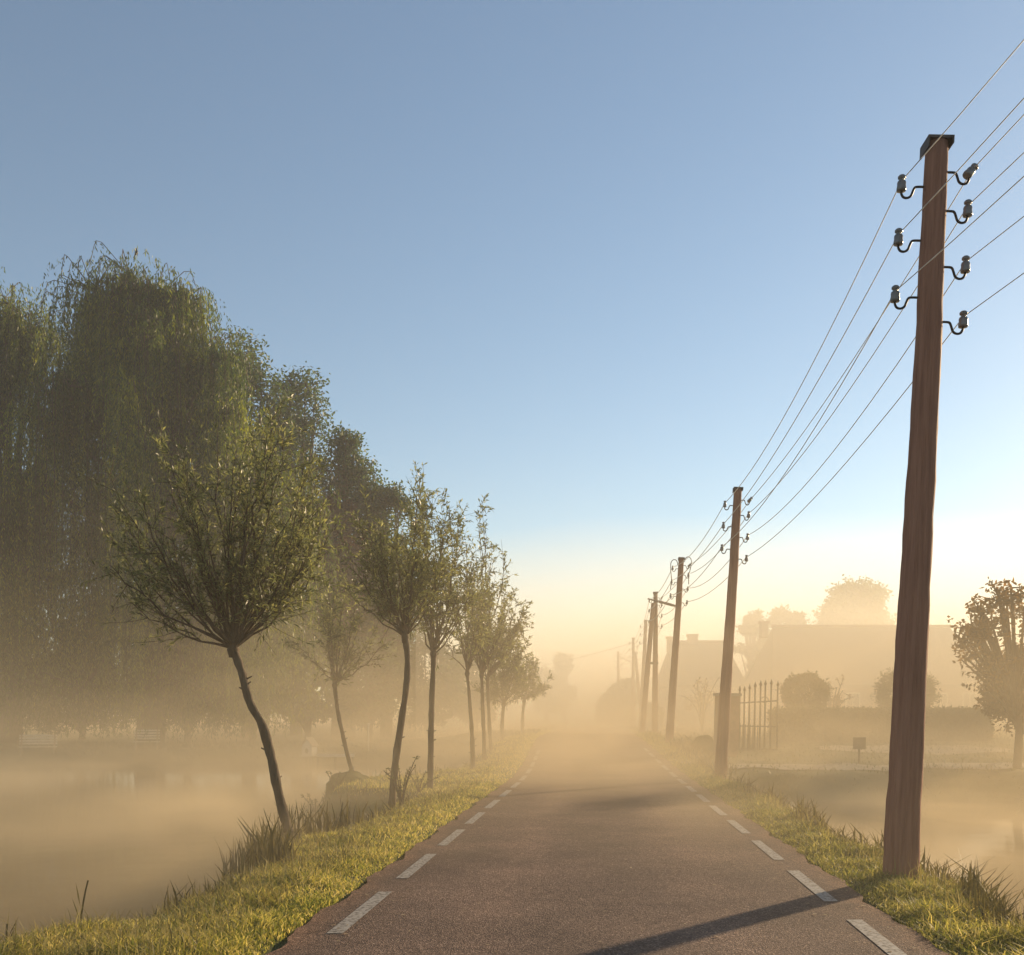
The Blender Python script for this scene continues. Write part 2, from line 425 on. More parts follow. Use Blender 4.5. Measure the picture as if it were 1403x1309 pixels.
# ------------------------------------------------------------------ land shape
def road_c(Y):
    Y = np.asarray(Y, float)
    return 0.02 + 0.0861 * Y - 0.55 * sm(22, 48, Y) - 0.0016 * np.clip(Y - 62, 0, 400) ** 2
def rise(Y):
    return 0.62 * sm(23, 46, Y)
def wob(Y, k=0):
    Y = np.asarray(Y, float)
    return .16 * np.sin(Y * 1.13 + k) + .1 * np.sin(Y * 2.71 + 1.3 + k) + .06 * np.sin(Y * 5.3 + k * 2)
def left_edge(Y):
    Y = np.asarray(Y, float)
    return 3.38 + wob(Y) + 2.7 * np.exp(-((Y - 25.0) / 2.9) ** 2) + .45 * np.exp(-((Y - 13.2) / 1.6) ** 2) + .35 * np.exp(-((Y - 6.6) / 1.3) ** 2) - .2 * np.exp(-((Y - 20) / 1.5) ** 2)
def right_edge(Y):
    return 2.78 + .7 * wob(Y, 2) + .32 * np.exp(-((Y - 9.4) / 1.2) ** 2)
def land(x, Y):
    x = np.asarray(x, float); Y = np.asarray(Y, float)
    d = x - road_c(Y); a = np.abs(d)
    g = .035 * np.sin(x * 1.9 + Y * .7) * np.sin(Y * 1.3 - x * .6) + .02 * np.sin(x * 4.1 + 2) * np.sin(Y * 3.7)
    z = rise(Y) * (1 - sm(4.5, 11, -d)) + np.where(a < 2.15, -.04, 0) + sm(2.2, 2.7, a) * (.03 + g) - .14 * sm(2.6, 3.7, a)
    eL = left_edge(Y); pl = sm(0, 1.5, -d - eL) * (1 - sm(46.0, 50.5, Y + .8 * np.sin(x * .35) + .4 * np.sin(x * 1.1)))
    pl = np.where(d < 0, pl, 0)
    eR = right_edge(Y); pr = sm(0, 1.5, d - eR) * (1 - sm(25.0, 27.6, Y + .35 * np.sin(x * .9)))
    pr = np.where(d > 0, pr, 0)
    bed = -1.5
    z = z * (1 - pl) + bed * pl
    z = z * (1 - pr) + bed * pr
    z = z + .5 * sm(50, 75, Y) * sm(5, 14, a)
    return z

ds = np.concatenate([np.array([-230, -190, -150, -110, -80, -60, -45, -34, -26, -20, -16]), np.arange(-13, -9, .5), np.arange(-9, 9.01, .15),
                     np.arange(9.5, 26, .6), np.array([28, 32, 38, 46, 60, 80, 110, 150, 200, 260])])
Ys = np.concatenate([np.arange(-50, 0, 5), np.arange(0, 60, .3), np.arange(60, 100, 2), np.arange(100, 321, 12)])
DD, YY = np.meshgrid(ds, Ys)
XX = DD + road_c(np.clip(YY, -50, 130))
ZZ = land(XX, YY)
XX = np.where(YY > 130, DD + road_c(130.), XX)
nv = DD.size; nx = len(ds)
i = np.arange(len(Ys) - 1)[:, None]; j = np.arange(nx - 1)[None]
fq = np.stack([i * nx + j, i * nx + j + 1, (i + 1) * nx + j + 1, (i + 1) * nx + j], -1).reshape(-1, 4)
g = MB(); g.v.append(np.stack([XX, YY, ZZ], -1).reshape(-1, 3)); g.n = nv
g.idx.append(fq.ravel()); g.tot.append(np.full(len(fq), 4)); g.mi.append(np.zeros(len(fq), int))
tag(g.build("ground", M['soil'], smooth=True), "grassy ground with banks sloping to the ponds", "ground", kind="structure")

def strip(name, dl, dr, Ya, Yb, z, mat, step=.3, extra=None, wavy=0.0):
    Y = np.arange(Ya, Yb + 1e-6, step) if step else np.array([Ya, Yb])
    c = road_c(Y)
    wl = wavy * (np.sin(Y * 3.1) + .7 * np.sin(Y * 7.7 + 1) + .4 * np.sin(Y * 17.3)); wr = wavy * (np.sin(Y * 2.7 + 2) + .7 * np.sin(Y * 8.3) + .4 * np.sin(Y * 15.1))
    zz = rise(Y) + z
    V = np.stack([np.stack([c + dl + wl, Y, zz], -1), np.stack([c + dr + wr, Y, zz], -1)], 1).reshape(-1, 3)
    f = [(2 * k, 2 * k + 1, 2 * k + 3, 2 * k + 2) for k in range(len(Y) - 1)]
    mb = MB(); mb.faces(V, f)
    return mb
rd = strip("road", -2.12, 2.14, -50, 105, .012, None, step=.15, wavy=.032)
ro = rd.build("road", M['asphalt'])
la = ro.data.attributes.new("lateral", 'FLOAT', 'POINT'); la.data.foreach_set("value", np.tile([-1.0, 1.0], len(ro.data.vertices) // 2).astype(np.float32))
tag(ro, "worn asphalt lane fading into the mist", "road", kind="structure")
mk = MB()
def dash(dc, Y0, Y1):
    n = 5
    Y = np.linspace(Y0, Y1, n); c = road_c(Y) + dc; z = rise(Y) + .017
    V = np.stack([np.stack([c - .057, Y, z], -1), np.stack([c + .057, Y, z], -1)], 1).reshape(-1, 3)
    mk.faces(V, [(2 * k, 2 * k + 1, 2 * k + 3, 2 * k + 2) for k in range(n - 1)])
for k in range(-6, 12):
    dash(-1.83, 6.97 + 2.36 * k, 8.62 + 2.36 * k)
    dash(1.83, 8.17 + 2.36 * k, 9.80 + 2.36 * k)
tag(mk.build("road_markings", M['paint']), "two dashed white edge lines on the asphalt", "road marking", kind="structure")

wt = MB(); wt.faces([(-185, -50, -.7), (1.0, -50, -.7), (3.2, 51, -.7), (-185, 51, -.7)], [(0, 1, 2, 3)])
tag(wt.build("pond_water", M['water']), "still pond under mist left of the lane", "water", kind="structure")
wt = MB(); wt.faces([(1.5, -50, -.7), (160, -50, -.7), (160, 28.5, -.7), (3.5, 28.5, -.7)], [(0, 1, 2, 3)])
tag(wt.build("ditch_water", M['water']), "dark still water right of the lane behind the first pole", "water", kind="structure")

# drive across the garden and pale yard
def sheet(name, poly_fn, mat, label, lift=.02):
    mb = MB(); V = []; f = []
    rows = poly_fn()
    n = len(rows[0])
    for row in rows:
        for (x, y) in row: V.append((x, y, float(land(x, y)) + lift))
    for a in range(len(rows) - 1):
        for b_ in range(n - 1): f.append((a * n + b_, a * n + b_ + 1, (a + 1) * n + b_ + 1, (a + 1) * n + b_))
    mb.faces(V, f)
    tag(mb.build(name, mat, smooth=True), label, "path", kind="structure")
def drive():
    rows = []
    for v in np.linspace(0, 1, 8):
        rows.append([(float(x), 28.6 + v * 1.9 + .35 * math.sin(x * .5)) for x in np.linspace(float(road_c(29)) + 2.4, 24, 70)])
    return rows
sheet("garden_path", drive, M['gravel'], "pale gravel path beyond the dark water", .035)
def yard():
    rows = []
    for v in np.linspace(-1, 1, 16):
        hw = math.sqrt(max(0.02, 1 - v * v))
        rows.append([(14.3 + u * 3.4 * hw + .2 * math.sin(9 * v), 36.5 + v * 2.0 + .15 * math.sin(u * 11)) for u in np.linspace(-1, 1, 34)])
    return rows
sheet("gravel_yard", yard, M['gravel'], "sunlit patch of pale gravel before the hedge", .035)

# ------------------------------------------------------------------ grass
def blade_field(n, dlo, dhi, Y0, Y1, h0, h1, w, rng, side, powr=1.6, lean=.5, mask=None):
    u = rng.random(n)
    a = 1 - powr
    Y = (Y0 ** a + u * (Y1 ** a - Y0 ** a)) ** (1 / a)
    d = dlo + (dhi - dlo) * rng.random(n) if np.isscalar(dlo) else None
    if d is None:
        lo = dlo(Y); hi = dhi(Y); d = lo + (hi - lo) * rng.random(n)
    x = road_c(Y) + side * d
    z = land(x, Y)
    cl = .5 + .5 * np.sin(x * 5.1 + Y * 2.3) * np.sin(Y * 4.7 - x * 3.1)
    keep = (z > -.72) & (rng.random(n) < .45 + .75 * cl)
    if mask is not None: keep &= mask(d, Y)
    x, Y, z, cl, d = x[keep], Y[keep], z[keep], cl[keep], d[keep]
    N = len(x)
    h = (h0 + (h1 - h0) * rng.random(N) ** 1.8) * (.65 + .6 * cl)
    edge = sm(2.05, 2.45, d)
    h = h * (.35 + .65 * edge)
    ww = w * (.7 + .6 * rng.random(N)) * np.clip(Y / 9, 1, 4.0) ** .85
    th = rng.random(N) * 2 * np.pi
    dx = np.stack([np.cos(th), np.sin(th), np.zeros(N)], -1)
    ln = lean * rng.random(N)
    ph = rng.random(N) * 2 * np.pi
    ld = np.stack([np.cos(ph), np.sin(ph), np.zeros(N)], -1) * ln[:, None]
    P = np.stack([x, Y, z - .01], -1)
    up = np.array([0, 0, 1.])
    mid = P + (up + ld * .5) * (h * .55)[:, None]
    tip = P + (up * .92 + ld * 1.5) * h[:, None]
    q = np.stack([P - dx * ww[:, None] * .35, P + dx * ww[:, None] * .35, mid + dx * ww[:, None] * .5, mid - dx * ww[:, None] * .5], 1)
    q2 = np.stack([mid - dx * ww[:, None] * .5, mid + dx * ww[:, None] * .5, tip + dx * ww[:, None] * .06, tip - dx * ww[:, None] * .06], 1)
    # joined pair of faces per blade (shared vertices), so colour runs along the blade
    V = np.stack([q[:, 0], q[:, 1], q[:, 2], q[:, 3], q2[:, 2], q2[:, 3]], 1).reshape(-1, 3)
    base = np.arange(N)[:, None] * 6
    f = np.concatenate([base + np.array([[0, 1, 2, 3]]), base + np.array([[3, 2, 4, 5]])], 0)
    return V, f

def add_blades(mb, VF, mi=0):
    V, f = VF
    mb.idx.append(f.ravel() + mb.n); mb.tot.append(np.full(len(f), 4)); mb.mi.append(np.full(len(f), mi))
    mb.v.append(V); mb.n += len(V)

rng = np.random.default_rng(11)
gl = MB()
add_blades(gl, blade_field(150000, lambda Y: 2.1 + 0 * Y, lambda Y: left_edge(Y) + .35, 5.2, 60, .035, .11, .008, rng, -1, lean=.8))
add_blades(gl, blade_field(9000, lambda Y: 2.5 + 0 * Y, lambda Y: left_edge(Y) + .4, 5.2, 50, .10, .22, .007, rng, -1), 1)
tag(gl.build("verge_grass", [M['grass'], M['drygrass']]), "sunlit tufted grass along the verge between lane and pond", "grass", kind="stuff")
gr = MB()
add_blades(gr, blade_field(90000, lambda Y: 2.1 + 0 * Y, lambda Y: right_edge(Y) + .55, 5.0, 60, .04, .12, .009, rng, 1, lean=.9))
add_blades(gr, blade_field(4500, lambda Y: 2.6 + 0 * Y, lambda Y: right_edge(Y) + .6, 5.0, 50, .10, .28, .008, rng, 1), 1)
add_blades(gr, blade_field(5000, lambda Y: 2.25 + 0 * Y, lambda Y: 3.1 + 0 * Y, 5.6, 7.7, .06, .17, .008, rng, 1, lean=.9), 2)
M["dullgrass"] = leaf_mat("dull_grass_blades", [(.05, .07, .022), (.14, .15, .04), (.29, .26, .085), (.45, .38, .18)], 0.5, patch=0.5)
tag(gr.build("roadside_grass", [M['dullgrass'], M['drygrass'], M['grass']]), "grass on the verge under the telegraph poles", "grass", kind="stuff")
rdm = MB()
add_blades(rdm, blade_field(2300, lambda Y: left_edge(Y) - .05, lambda Y: left_edge(Y) + .75, 8.2, 45, .08, .32, .013, rng, -1, lean=.35,
                            mask=lambda d, Y: (np.sin(Y * 1.7) + .6 * np.sin(Y * 4.1) > -.35)))
add_blades(rdm, blade_field(1300, lambda Y: left_edge(Y) - .0, lambda Y: left_edge(Y) + .6, 10.0, 15.0, .2, .58, .016, rng, -1, lean=.25))
tag(rdm.build("bank_reeds", M['reed']), "dark reeds and rank grass on the pond bank", "reeds", kind="stuff")
rdm = MB()
add_blades(rdm, blade_field(6000, lambda Y: right_edge(Y) + .1, lambda Y: right_edge(Y) + .9, 6, 40, .15, .42, .014, rng, 1, lean=.5))
tag(rdm.build("ditch_reeds", M['reed']), "rank grass at the edge of the dark ditch water", "reeds", kind="stuff")
# far shore and garden grass
def lawn(mb, n, x0, x1, Y0, Y1, h, w):
    x = x0 + (x1 - x0) * rng.random(n); Y = Y0 + (Y1 - Y0) * rng.random(n); z = land(x, Y)
    k = (z > -.65) & (np.abs(x - road_c(Y)) > 2.4)
    x, Y, z = x[k], Y[k], z[k]; N = len(x)
    P = np.stack([x, Y, z], -1); D = np.stack([.4 * rng.standard_normal(N), .4 * rng.standard_normal(N), np.ones(N)], -1)
    mb.quads(leaves(P, D, h * (.5 + rng.random(N)), w, rng))
lw = MB(); lawn(lw, 9000, -40, 1.5, 46.5, 56, .2, .05); lawn(lw, 9000, 3, 26, 25.2, 45, .11, .03); lawn(lw, 5000, -3, 26, 45, 70, .2, .06)
tag(lw.build("meadow_grass", M['meadow']), "rough grass on the far shore and in the gardens", "grass", kind="stuff")
# litter on the asphalt
N = 900
Yl = 5.3 + 30 * rng.random(N) ** 2; dl_ = rng.random(N) * 4.2 - 2.1; dl_ = np.where(rng.random(N) < .35, np.sign(dl_) * (1.5 + .62 * rng.random(N)), dl_)
P = np.stack([road_c(Yl) + dl_, Yl, rise(Yl) + .021], -1); th = rng.random(N) * 6.28
D = np.stack([np.cos(th), np.sin(th), .12 * rng.random(N)], -1); S = np.stack([-np.sin(th), np.cos(th), .1 * rng.random(N)], -1)
Lq = (.012 + .04 * rng.random(N) ** 3)[:, None]
lt = MB(); lt.quads(np.stack([P, P + D * Lq * .5 + S * Lq * .28, P + D * Lq, P + D * Lq * .5 - S * Lq * .28], 1))
tag(lt.build("leaf_litter", M['litter']), "small dry leaves and bits scattered on the asphalt", "leaf litter", kind="stuff")

# ------------------------------------------------------------------ telegraph poles
POLE_H = 6.93
INS = [("R", 6.67, True), ("L", 6.53, False), ("R", 6.31, False), ("L", 6.03, False), ("R", 5.79, False), ("L", 5.50, False), ("R", 5.28, False)]
def pole_r(z): return .156 - .058 * z / POLE_H
def hook_pts(side, z):
    s = 1 if side == "R" else -1
    r0 = pole_r(z) - .02
    P = [(r0, .0), (r0 + .075, .0), (r0 + .10, -.01), (r0 + .115, -.045), (r0 + .13, -.085), (r0 + .16, -.105), (r0 + .195, -.10), (r0 + .215, -.07), (r0 + .218, -.03)]
    c = np.array([(s * x, 0, z + dz) for x, dz in P])
    tt = np.linspace(0, len(c) - 1, 26); k = np.clip(tt.astype(int), 0, len(c) - 2); fr = (tt - k)[:, None]
    p0 = c[np.clip(k - 1, 0, len(c) - 1)]; p1 = c[k]; p2 = c[k + 1]; p3 = c[np.clip(k + 2, 0, len(c) - 1)]
    return .5 * ((2 * p1) + (-p0 + p2) * fr + (2 * p0 - 5 * p1 + 4 * p2 - p3) * fr ** 2 + (-p0 + 3 * p1 - 3 * p2 + p3) * fr ** 3)
def ins_anchor(side, z):
    s = 1 if side == "R" else -1
    return Vector((s * (pole_r(z) - .02 + .218), 0, z + .055))
def shaft_mesh(seed, H=POLE_H, k=1.0):
    rg = np.random.default_rng(seed)
    mb = MB(); n = 46
    z = np.linspace(-.5, H, n)
    wx = np.cumsum(rg.standard_normal(n)) * .0022
    pts = np.stack([wx - np.linspace(wx[0], wx[-1], n), np.cumsum(rg.standard_normal(n)) * .001, z], -1)
    mb.tube(pts, k * (.156 - .058 * np.clip(z, 0, H) / H) * (1 + .012 * rg.standard_normal(n)), 20, noise=.012, rng=rg)
    return mb
def make_pole(name="telegraph_pole"):
    root = empty(name, (0, 0, 0))
    shaft_mesh(3).build("shaft", M['poletimber'], root, smooth=True)
    c = MB(); r = .114
    c.box((-r, -r, POLE_H), (r, r, POLE_H + .025)); c.box((-r, -r, POLE_H - .085), (-r + .014, r, POLE_H - .002)); c.box((r - .014, -r, POLE_H - .045), (r, r, POLE_H - .002))
    c.build("cap", M['zinc'], root)
    for side, z, tilt in INS:
        h = MB(); h.tube(hook_pts(side, z), .0115, 8); ho = h.build("hook", M['iron'], root, smooth=True)
        b = MB()
        b.lathe([(.016, -.045), (.040, -.043), (.043, -.02), (.038, .012), (.040, .03), (.036, .045), (.023, .055), (.022, .066), (.034, .073), (.036, .09), (.024, .104), (.01, .108)], 16)
        io = b.build("insulator", M['porcelain'], ho, smooth=True)
        a = ins_anchor(side, z); io.location = (a.x, a.y, z - .0)
        if tilt: io.rotation_euler = (R(-12), R(38), 0)
    return root
def copy_tree(o, parent=None):
    c = o.copy(); col.objects.link(c)
    if parent is not None: c.parent = parent
    for ch in list(o.children): copy_tree(ch, c)
    return c

pole_specs = [  # base px, Y, lean, height factor, label, base row
    (1234, 9.3, 2.75, .977, "tall near timber telegraph pole with six upright insulators on curved hooks, right of the lane"),
    (987, 24.1, 3.4, 1.0, "second telegraph pole along the lane, in front of the brick gate pillar"),
    (917, 38.0, 3.7, 1.0, "third telegraph pole, with looped jumper cables at its top"),
    (897.5, 49.5, 0.2, 1.0, "braced telegraph pole carrying the street light, fourth along the lane"),
    (878, 63.0, 2.6, 0.98, "plain misty telegraph pole just behind the braced pole with the street light"),
    (867, 78.0, 0.3, 1.0, "faint braced telegraph pole holding the cable that crosses the lane"),
    (847, 93.0, 0.0, 0.98, "faintest telegraph pole, farthest away above the tall clipped hedge"),
]
proto = make_pole()
poles = []
for k, (px, Y, lean, hf, lab) in enumerate(pole_specs):
    p_ = proto if k == 0 else copy_tree(proto)
    x = (px - CX) / F * Y
    if k == 0: zb = -.07
    else: zb = float(land(x, Y)) - .02
    p_.location = (x, Y, zb); p_.rotation_euler = (0, R(lean), R(-3))
    p_.scale = (.95 if k == 1 else 1, .95 if k == 1 else 1, hf)
    tag(p_, lab, "telegraph pole", "telegraph poles along the lane")
    poles.append(p_)
bpy.context.view_layer.update()

# brace poles and street lights, in the pole's own space
def brace(root, x0, x1, ztop, ztie):
    mb = MB(); z = np.linspace(0, 1, 12)[:, None]
    a = np.array([x0, -.1, -.4]); b_ = np.array([x1, -.16, ztop])
    mb.tube(a + (b_ - a) * z, np.linspace(.15, .10, 12), 12); mb.build("brace_pole", M['poletimber'], root, smooth=True)
    tie = MB(); f = (ztie + .4) / (ztop + .4); xa = x0 + (x1 - x0) * f
    tie.tube([(min(xa, 0) - .12, -.1, ztie), (max(xa, 0) + .14, -.06, ztie)], .055, 8); tie.build("tie_bar", M['iron'], root)
brace(poles[3], -.68, -.12, 6.4, 3.5)
brace(poles[5], .78, .12, 5.9, 2.75)
def street_light(root, x0, x1, z0, z1):
    mb = MB()
    mb.tube([(x0, -.24, z0), (x0 * .4 + x1 * .6, -.26, z0 + (z1 - z0) * .6)], .035, 8); ar = mb.build("lamp_arm", M['iron'], root)
    l = MB(); n = 6
    xs = np.linspace(x0 * .75 + x1 * .25, x1, n); zs = z0 + (xs - x0) / (x1 - x0) * (z1 - z0)
    prof = [(-.10, -.05), (.10, -.05), (.13, .0), (.07, .06), (-.07, .06), (-.13, .0)]
    sc = [.75, 1, 1, 1, 1, .7]
    V = [(xs[a], -.27 + py_ * sc[a], zs[a] + pz * sc[a]) for a in range(n) for py_, pz in prof]
    f = [(a * 6 + b_, a * 6 + (b_ + 1) % 6, (a + 1) * 6 + (b_ + 1) % 6, (a + 1) * 6 + b_) for a in range(n - 1) for b_ in range(6)]
    f += [tuple(range(6))[::-1], tuple((n - 1) * 6 + q for q in range(6))]
    l.faces(V, f); l.build("lamp_head", M['zinc'], root)
street_light(poles[3], -.4, 1.0, 6.6, 6.22)
street_light(poles[6], 0.05, 1.15, 6.5, 5.95)
jl = MB()
for s, z0, z1, top in ((1, 6.67, 5.98, 6.98), (-1, 6.53, 5.75, 6.85)):
    th = np.linspace(0, np.pi, 14)
    x0 = s * .12; w = s * .26
    arc = [(x0 + w * .5 * (1 - math.cos(a)), 0, top - .18 + .2 * math.sin(a)) for a in th]
    arc += [(s * .36, .0, z0 - .1), (s * .31, 0, (z0 + z1) / 2), (s * .33, 0, z1)]
    jl.tube(arc, .014, 6)
jl.build("jumper_cable", M['iron'], poles[2], smooth=True)

# wires
def sagline(A, B, sag, n=14):
    t_ = np.linspace(0, 1, n)[:, None]
    p_ = A + (B - A) * t_; p_[:, 2] -= sag * 4 * (t_ * (1 - t_))[:, 0]
    return p_
WN = ["top right", "top left", "second right", "middle left", "third right", "lowest left", "lowest right"]
WL = ["power line from the tilted top insulator of the near pole", "power line from the highest upright insulator left of the near pole's shaft",
      "power line from the upright insulator just under the tilted one", "power line from the middle one of the three insulators left of the near pole's shaft",
      "power line from the last but one insulator right of the near pole's shaft", "power line from the lowest insulator left of the near pole's shaft",
      "lowest power line, from the bottom insulator right of the near pole's shaft"]
for w, (side, z, tilt) in enumerate(INS):
    pts = []
    anch = []
    for p_ in poles:
        a = ins_anchor(side, z)
        if tilt: a = a + Vector((.035, 0, -.015))
        anch.append(np.array(p_.matrix_world @ a))
    behind = np.array([anch[0][0] + .05 + .02 * w, -6.5, anch[0][2]])
    chain = [behind] + anch
    for k in range(len(chain) - 1):
        L = np.linalg.norm(chain[k + 1] - chain[k])
        seg = sagline(chain[k], chain[k + 1], (.20 + .028 * ((w * 5) % 7)) * (L / 15) ** 1.3)
        pts.append(seg if k == 0 else seg[1:])
    pts = np.concatenate(pts)
    rad = np.clip(.0028 + .0002 * np.clip(pts[:, 1], 0, 100), .0028, .012)
    mb = MB(); mb.tube(pts, rad, 6)
    tag(mb.build("power_line", M['wire'], smooth=True), WL[w], "power line", "power lines between the poles")
A = np.array(poles[5].matrix_world @ Vector((0, 0, 6.6))); B = at(700, 918, 86)
mb = MB(); mb.tube(sagline(A, B, .25), .018, 6)
tag(mb.build("service_cable", M['wire']), "sagging cable crossing above the lane to the far trees", "cable")

# ------------------------------------------------------------------ young willows by the pond
def bez(a, b, c, n):
    t_ = np.linspace(0, 1, n)[:, None]
    return (1 - t_) ** 2 * a + 2 * t_ * (1 - t_) * b + t_ ** 2 * c

def young_tree(label, Y, trunk_px, r0, r1, cpx, rpx, rpy, nsh, ntw, nlf, lf, seed, specials=(), low=0.15, lw=.012, twl=(.25, .85), mat='sallow'):
    rg = np.random.default_rng(seed)
    P = np.array([at(px, py, Y) for px, py in trunk_px])
    P[:, 1] += np.cumsum(rg.standard_normal(len(P))) * .03
    K = 5
    tt = np.linspace(0, len(P) - 1, (len(P) - 1) * K + 1); k = np.clip(tt.astype(int), 0, len(P) - 2); fr = (tt - k)[:, None]
    p0 = P[np.clip(k - 1, 0, len(P) - 1)]; p1 = P[k]; p2 = P[k + 1]; p3 = P[np.clip(k + 2, 0, len(P) - 1)]
    TP = .5 * ((2 * p1) + (-p0 + p2) * fr + (2 * p0 - 5 * p1 + 4 * p2 - p3) * fr ** 2 + (-p0 + 3 * p1 - 3 * p2 + p3) * fr ** 3)
    base = TP[0].copy(); gz = float(land(base[0], base[1]))
    root = empty("young_willow", (base[0], base[1], gz))
    down = base.copy(); down[2] = min(gz, base[2]) - .35
    TP = np.concatenate([[down], TP])
    org = np.array(root.location)
    r0 *= .72; r1 *= .74
    rad = np.linspace(r0, r1, len(TP)); rad[0] *= 1.35; rad[1] *= 1.2
    rad = rad * (1 + .07 * rg.standard_normal(len(TP)))
    head = TP[-1]
    mb = MB(); mb.tube(TP - org, rad, 10, noise=.05, rng=rg)
    mb.tube(np.array([head + [0, 0, -.12], head + [0, 0, -.02], head + [0, 0, .09]]) - org, [r1 * 1.0, r1 * 1.6, r1 * .9], 9, noise=.09, rng=rg)
    # stubs on the trunk
    for q in range(7):
        i_ = rg.integers(2, len(TP) - 3); a = rg.random() * 6.28; dv = np.array([math.cos(a), math.sin(a) * .6, .5])
        mb.tube(np.array([TP[i_], TP[i_] + dv * (rad[i_] + .05)]) - org, [.016, .008], 5)
    mb.build("trunk", M['bark'], root, smooth=True)
    C = at(cpx[0], cpx[1], Y); rx = rpx / F * Y; rz = rpy / F * Y
    br = MB(); lv = MB()
    ends = []
    nsh = int(nsh * .48); ntw = int(ntw * 1.35); sk = rg.uniform(-.12, .12)
    for q in range(nsh):
        a = rg.random() * 2 * np.pi; e = rg.uniform(-low, 1.0) ; e = np.clip(e, -.6, .999)
        ce = math.sqrt(1 - e * e); rr = rg.uniform(.38, 1.0) + .42 * rg.random() ** 3
        ends.append(C + rr * np.array([rx * (ce * math.cos(a) + sk), rx * ce * math.sin(a), rz * e]) + np.array([0, 0, rz * .32 * rg.random() ** 2 * (rg.random() < .5)]))
    for sx, sy in specials: ends.append(at(sx, sy, Y) + np.array([0, rg.uniform(-.3, .3), 0]))
    for E in ends:
        L = np.linalg.norm(E - head)
        h0 = head + np.array([rg.uniform(-1, 1), rg.uniform(-1, 1), rg.uniform(-.5, 1)]) * r1 * .7
        mid = h0 + (E - h0) * np.array([.66, .66, .42]) + rg.standard_normal(3) * .05 * L
        c = bez(h0, mid, E, 9)
        c[1:-1] += rg.standard_normal((7, 3)) * .012 * L
        br.tube(c - org, np.linspace(.007 + .0055 * L, .003, 9), 5, caps=False)
        n2 = max(3, int(ntw * rg.uniform(.35, 1.0) * (.5 + .5 * L / (rz + .1))))
        for w in range(n2):
            f = rg.uniform(.16, 1.0) ** .85; ii = min(int(f * 8), 7); P0 = c[ii] + (c[ii + 1] - c[ii]) * (f * 8 - ii)
            dirv = unit(c[ii + 1] - c[ii]) * .9 + rg.standard_normal(3) * .72 + np.array([0, 0, .2])
            dirv = unit(dirv); tl = rg.uniform(*twl) * (1.15 - .5 * f)
            T1 = P0 + dirv * tl; Mi = P0 + dirv * tl * .5 + rg.standard_normal(3) * .05 * tl
            tw = bez(P0, Mi, T1, 4)
            br.tube(tw - org, np.linspace(.004, .0015, 4) * (1 + Y / 40), 3, caps=False)
            nl = rg.integers(int(nlf * .45), int(nlf * 1.0) + 1)
            fl = rg.random(nl)[:, None]
            LP = P0 + (T1 - P0) * fl + rg.standard_normal((nl, 3)) * .012
            LD = dirv * .8 + rg.standard_normal((nl, 3)) * .6 + np.array([0, 0, .05])
            lv.quads(leaves(LP - org, LD, 1.15 * lf * (.6 + .8 * rg.random(nl)), 1.25 * lw * (.7 + .6 * rg.random(nl)), rg, .12), tint=rg.uniform(.1, .9))
    br.build("branches", M['bark'], root, smooth=True)
    lv.build("crown", M[mat], root)
    return tag(root, label, "tree", "young willows along the pond bank")

young_tree("nearest young willow with a bent crooked trunk leaning toward the pond", 13.0,
           [(408, 1177), (398, 1140), (384, 1090), (373, 1040), (361, 995), (343, 962), (332, 925), (318, 888)], .098, .062,
           (292, 742), 152, 150, 62, 19, 26, .075, 101,
           specials=[(380, 560), (372, 585), (395, 600), (212, 600), (228, 612), (150, 650), (160, 700), (185, 828), (205, 812), (430, 700), (418, 660), (340, 590), (300, 620), (160, 740), (440, 720)], low=.35, lw=.015)
young_tree("slanting young willow on the small spit of bank, low crown", 25.5,
           [(490, 1079), (480, 1052), (468, 1005), (461, 968), (458, 938)], .085, .06,
           (468, 868), 72, 66, 36, 13, 16, .11, 102, low=.6, lw=.028)
young_tree("young willow with a gently curved trunk behind a leafy sapling", 18.0,
           [(537, 1113), (539, 1070), (548, 1000), (557, 940), (558, 900), (555, 872)], .095, .062,
           (532, 778), 82, 92, 48, 15, 22, .09, 103, specials=[(572, 668), (570, 690), (500, 700), (470, 740), (490, 715)], low=.3, lw=.02)
young_tree("straight trunked young willow with a tall pointed crown", 22.0,
           [(589, 1086), (590, 1040), (591, 980), (593, 925), (594, 895)], .10, .066,
           (602, 785), 60, 108, 46, 15, 20, .10, 104, specials=[(592, 676), (604, 682), (612, 700), (575, 705), (650, 760)], low=.3, lw=.024)
young_tree("thin young willow with a short trunk top left of its straighter neighbour", 28.0,
           [(648, 1056), (647, 1015), (644, 970), (640, 922)], .095, .06,
           (636, 838), 50, 88, 38, 13, 16, .12, 105, low=.3, lw=.03)
young_tree("young willow with one long upright shoot above its crown", 31.0,
           [(664, 1049), (663, 1010), (661, 965), (660, 925)], .10, .065,
           (660, 812), 46, 96, 40, 13, 16, .12, 106, specials=[(661, 688), (659, 700), (664, 715), (640, 745)], low=.3, lw=.032)
young_tree("young willow leaning its thin shoots out over the lane", 36.0,
           [(673, 1040), (671, 1000), (669, 960), (668, 930)], .10, .07,
           (686, 868), 44, 66, 36, 12, 16, .13, 107, specials=[(720, 836), (716, 842), (700, 815), (722, 850)], low=.4, lw=.036)
young_tree("low bushy willow with branches down to the grass", 43.0,
           [(688, 1022), (688, 990), (690, 965)], .12, .09,
           (700, 915), 42, 60, 46, 15, 18, .15, 108, low=.8, lw=.045)
young_tree("last bushy willow before the lane fades into mist", 51.0,
           [(716, 1010), (716, 985), (718, 960)], .12, .09,
           (722, 930), 30, 48, 40, 13, 16, .17, 109, low=.8, lw=.05)

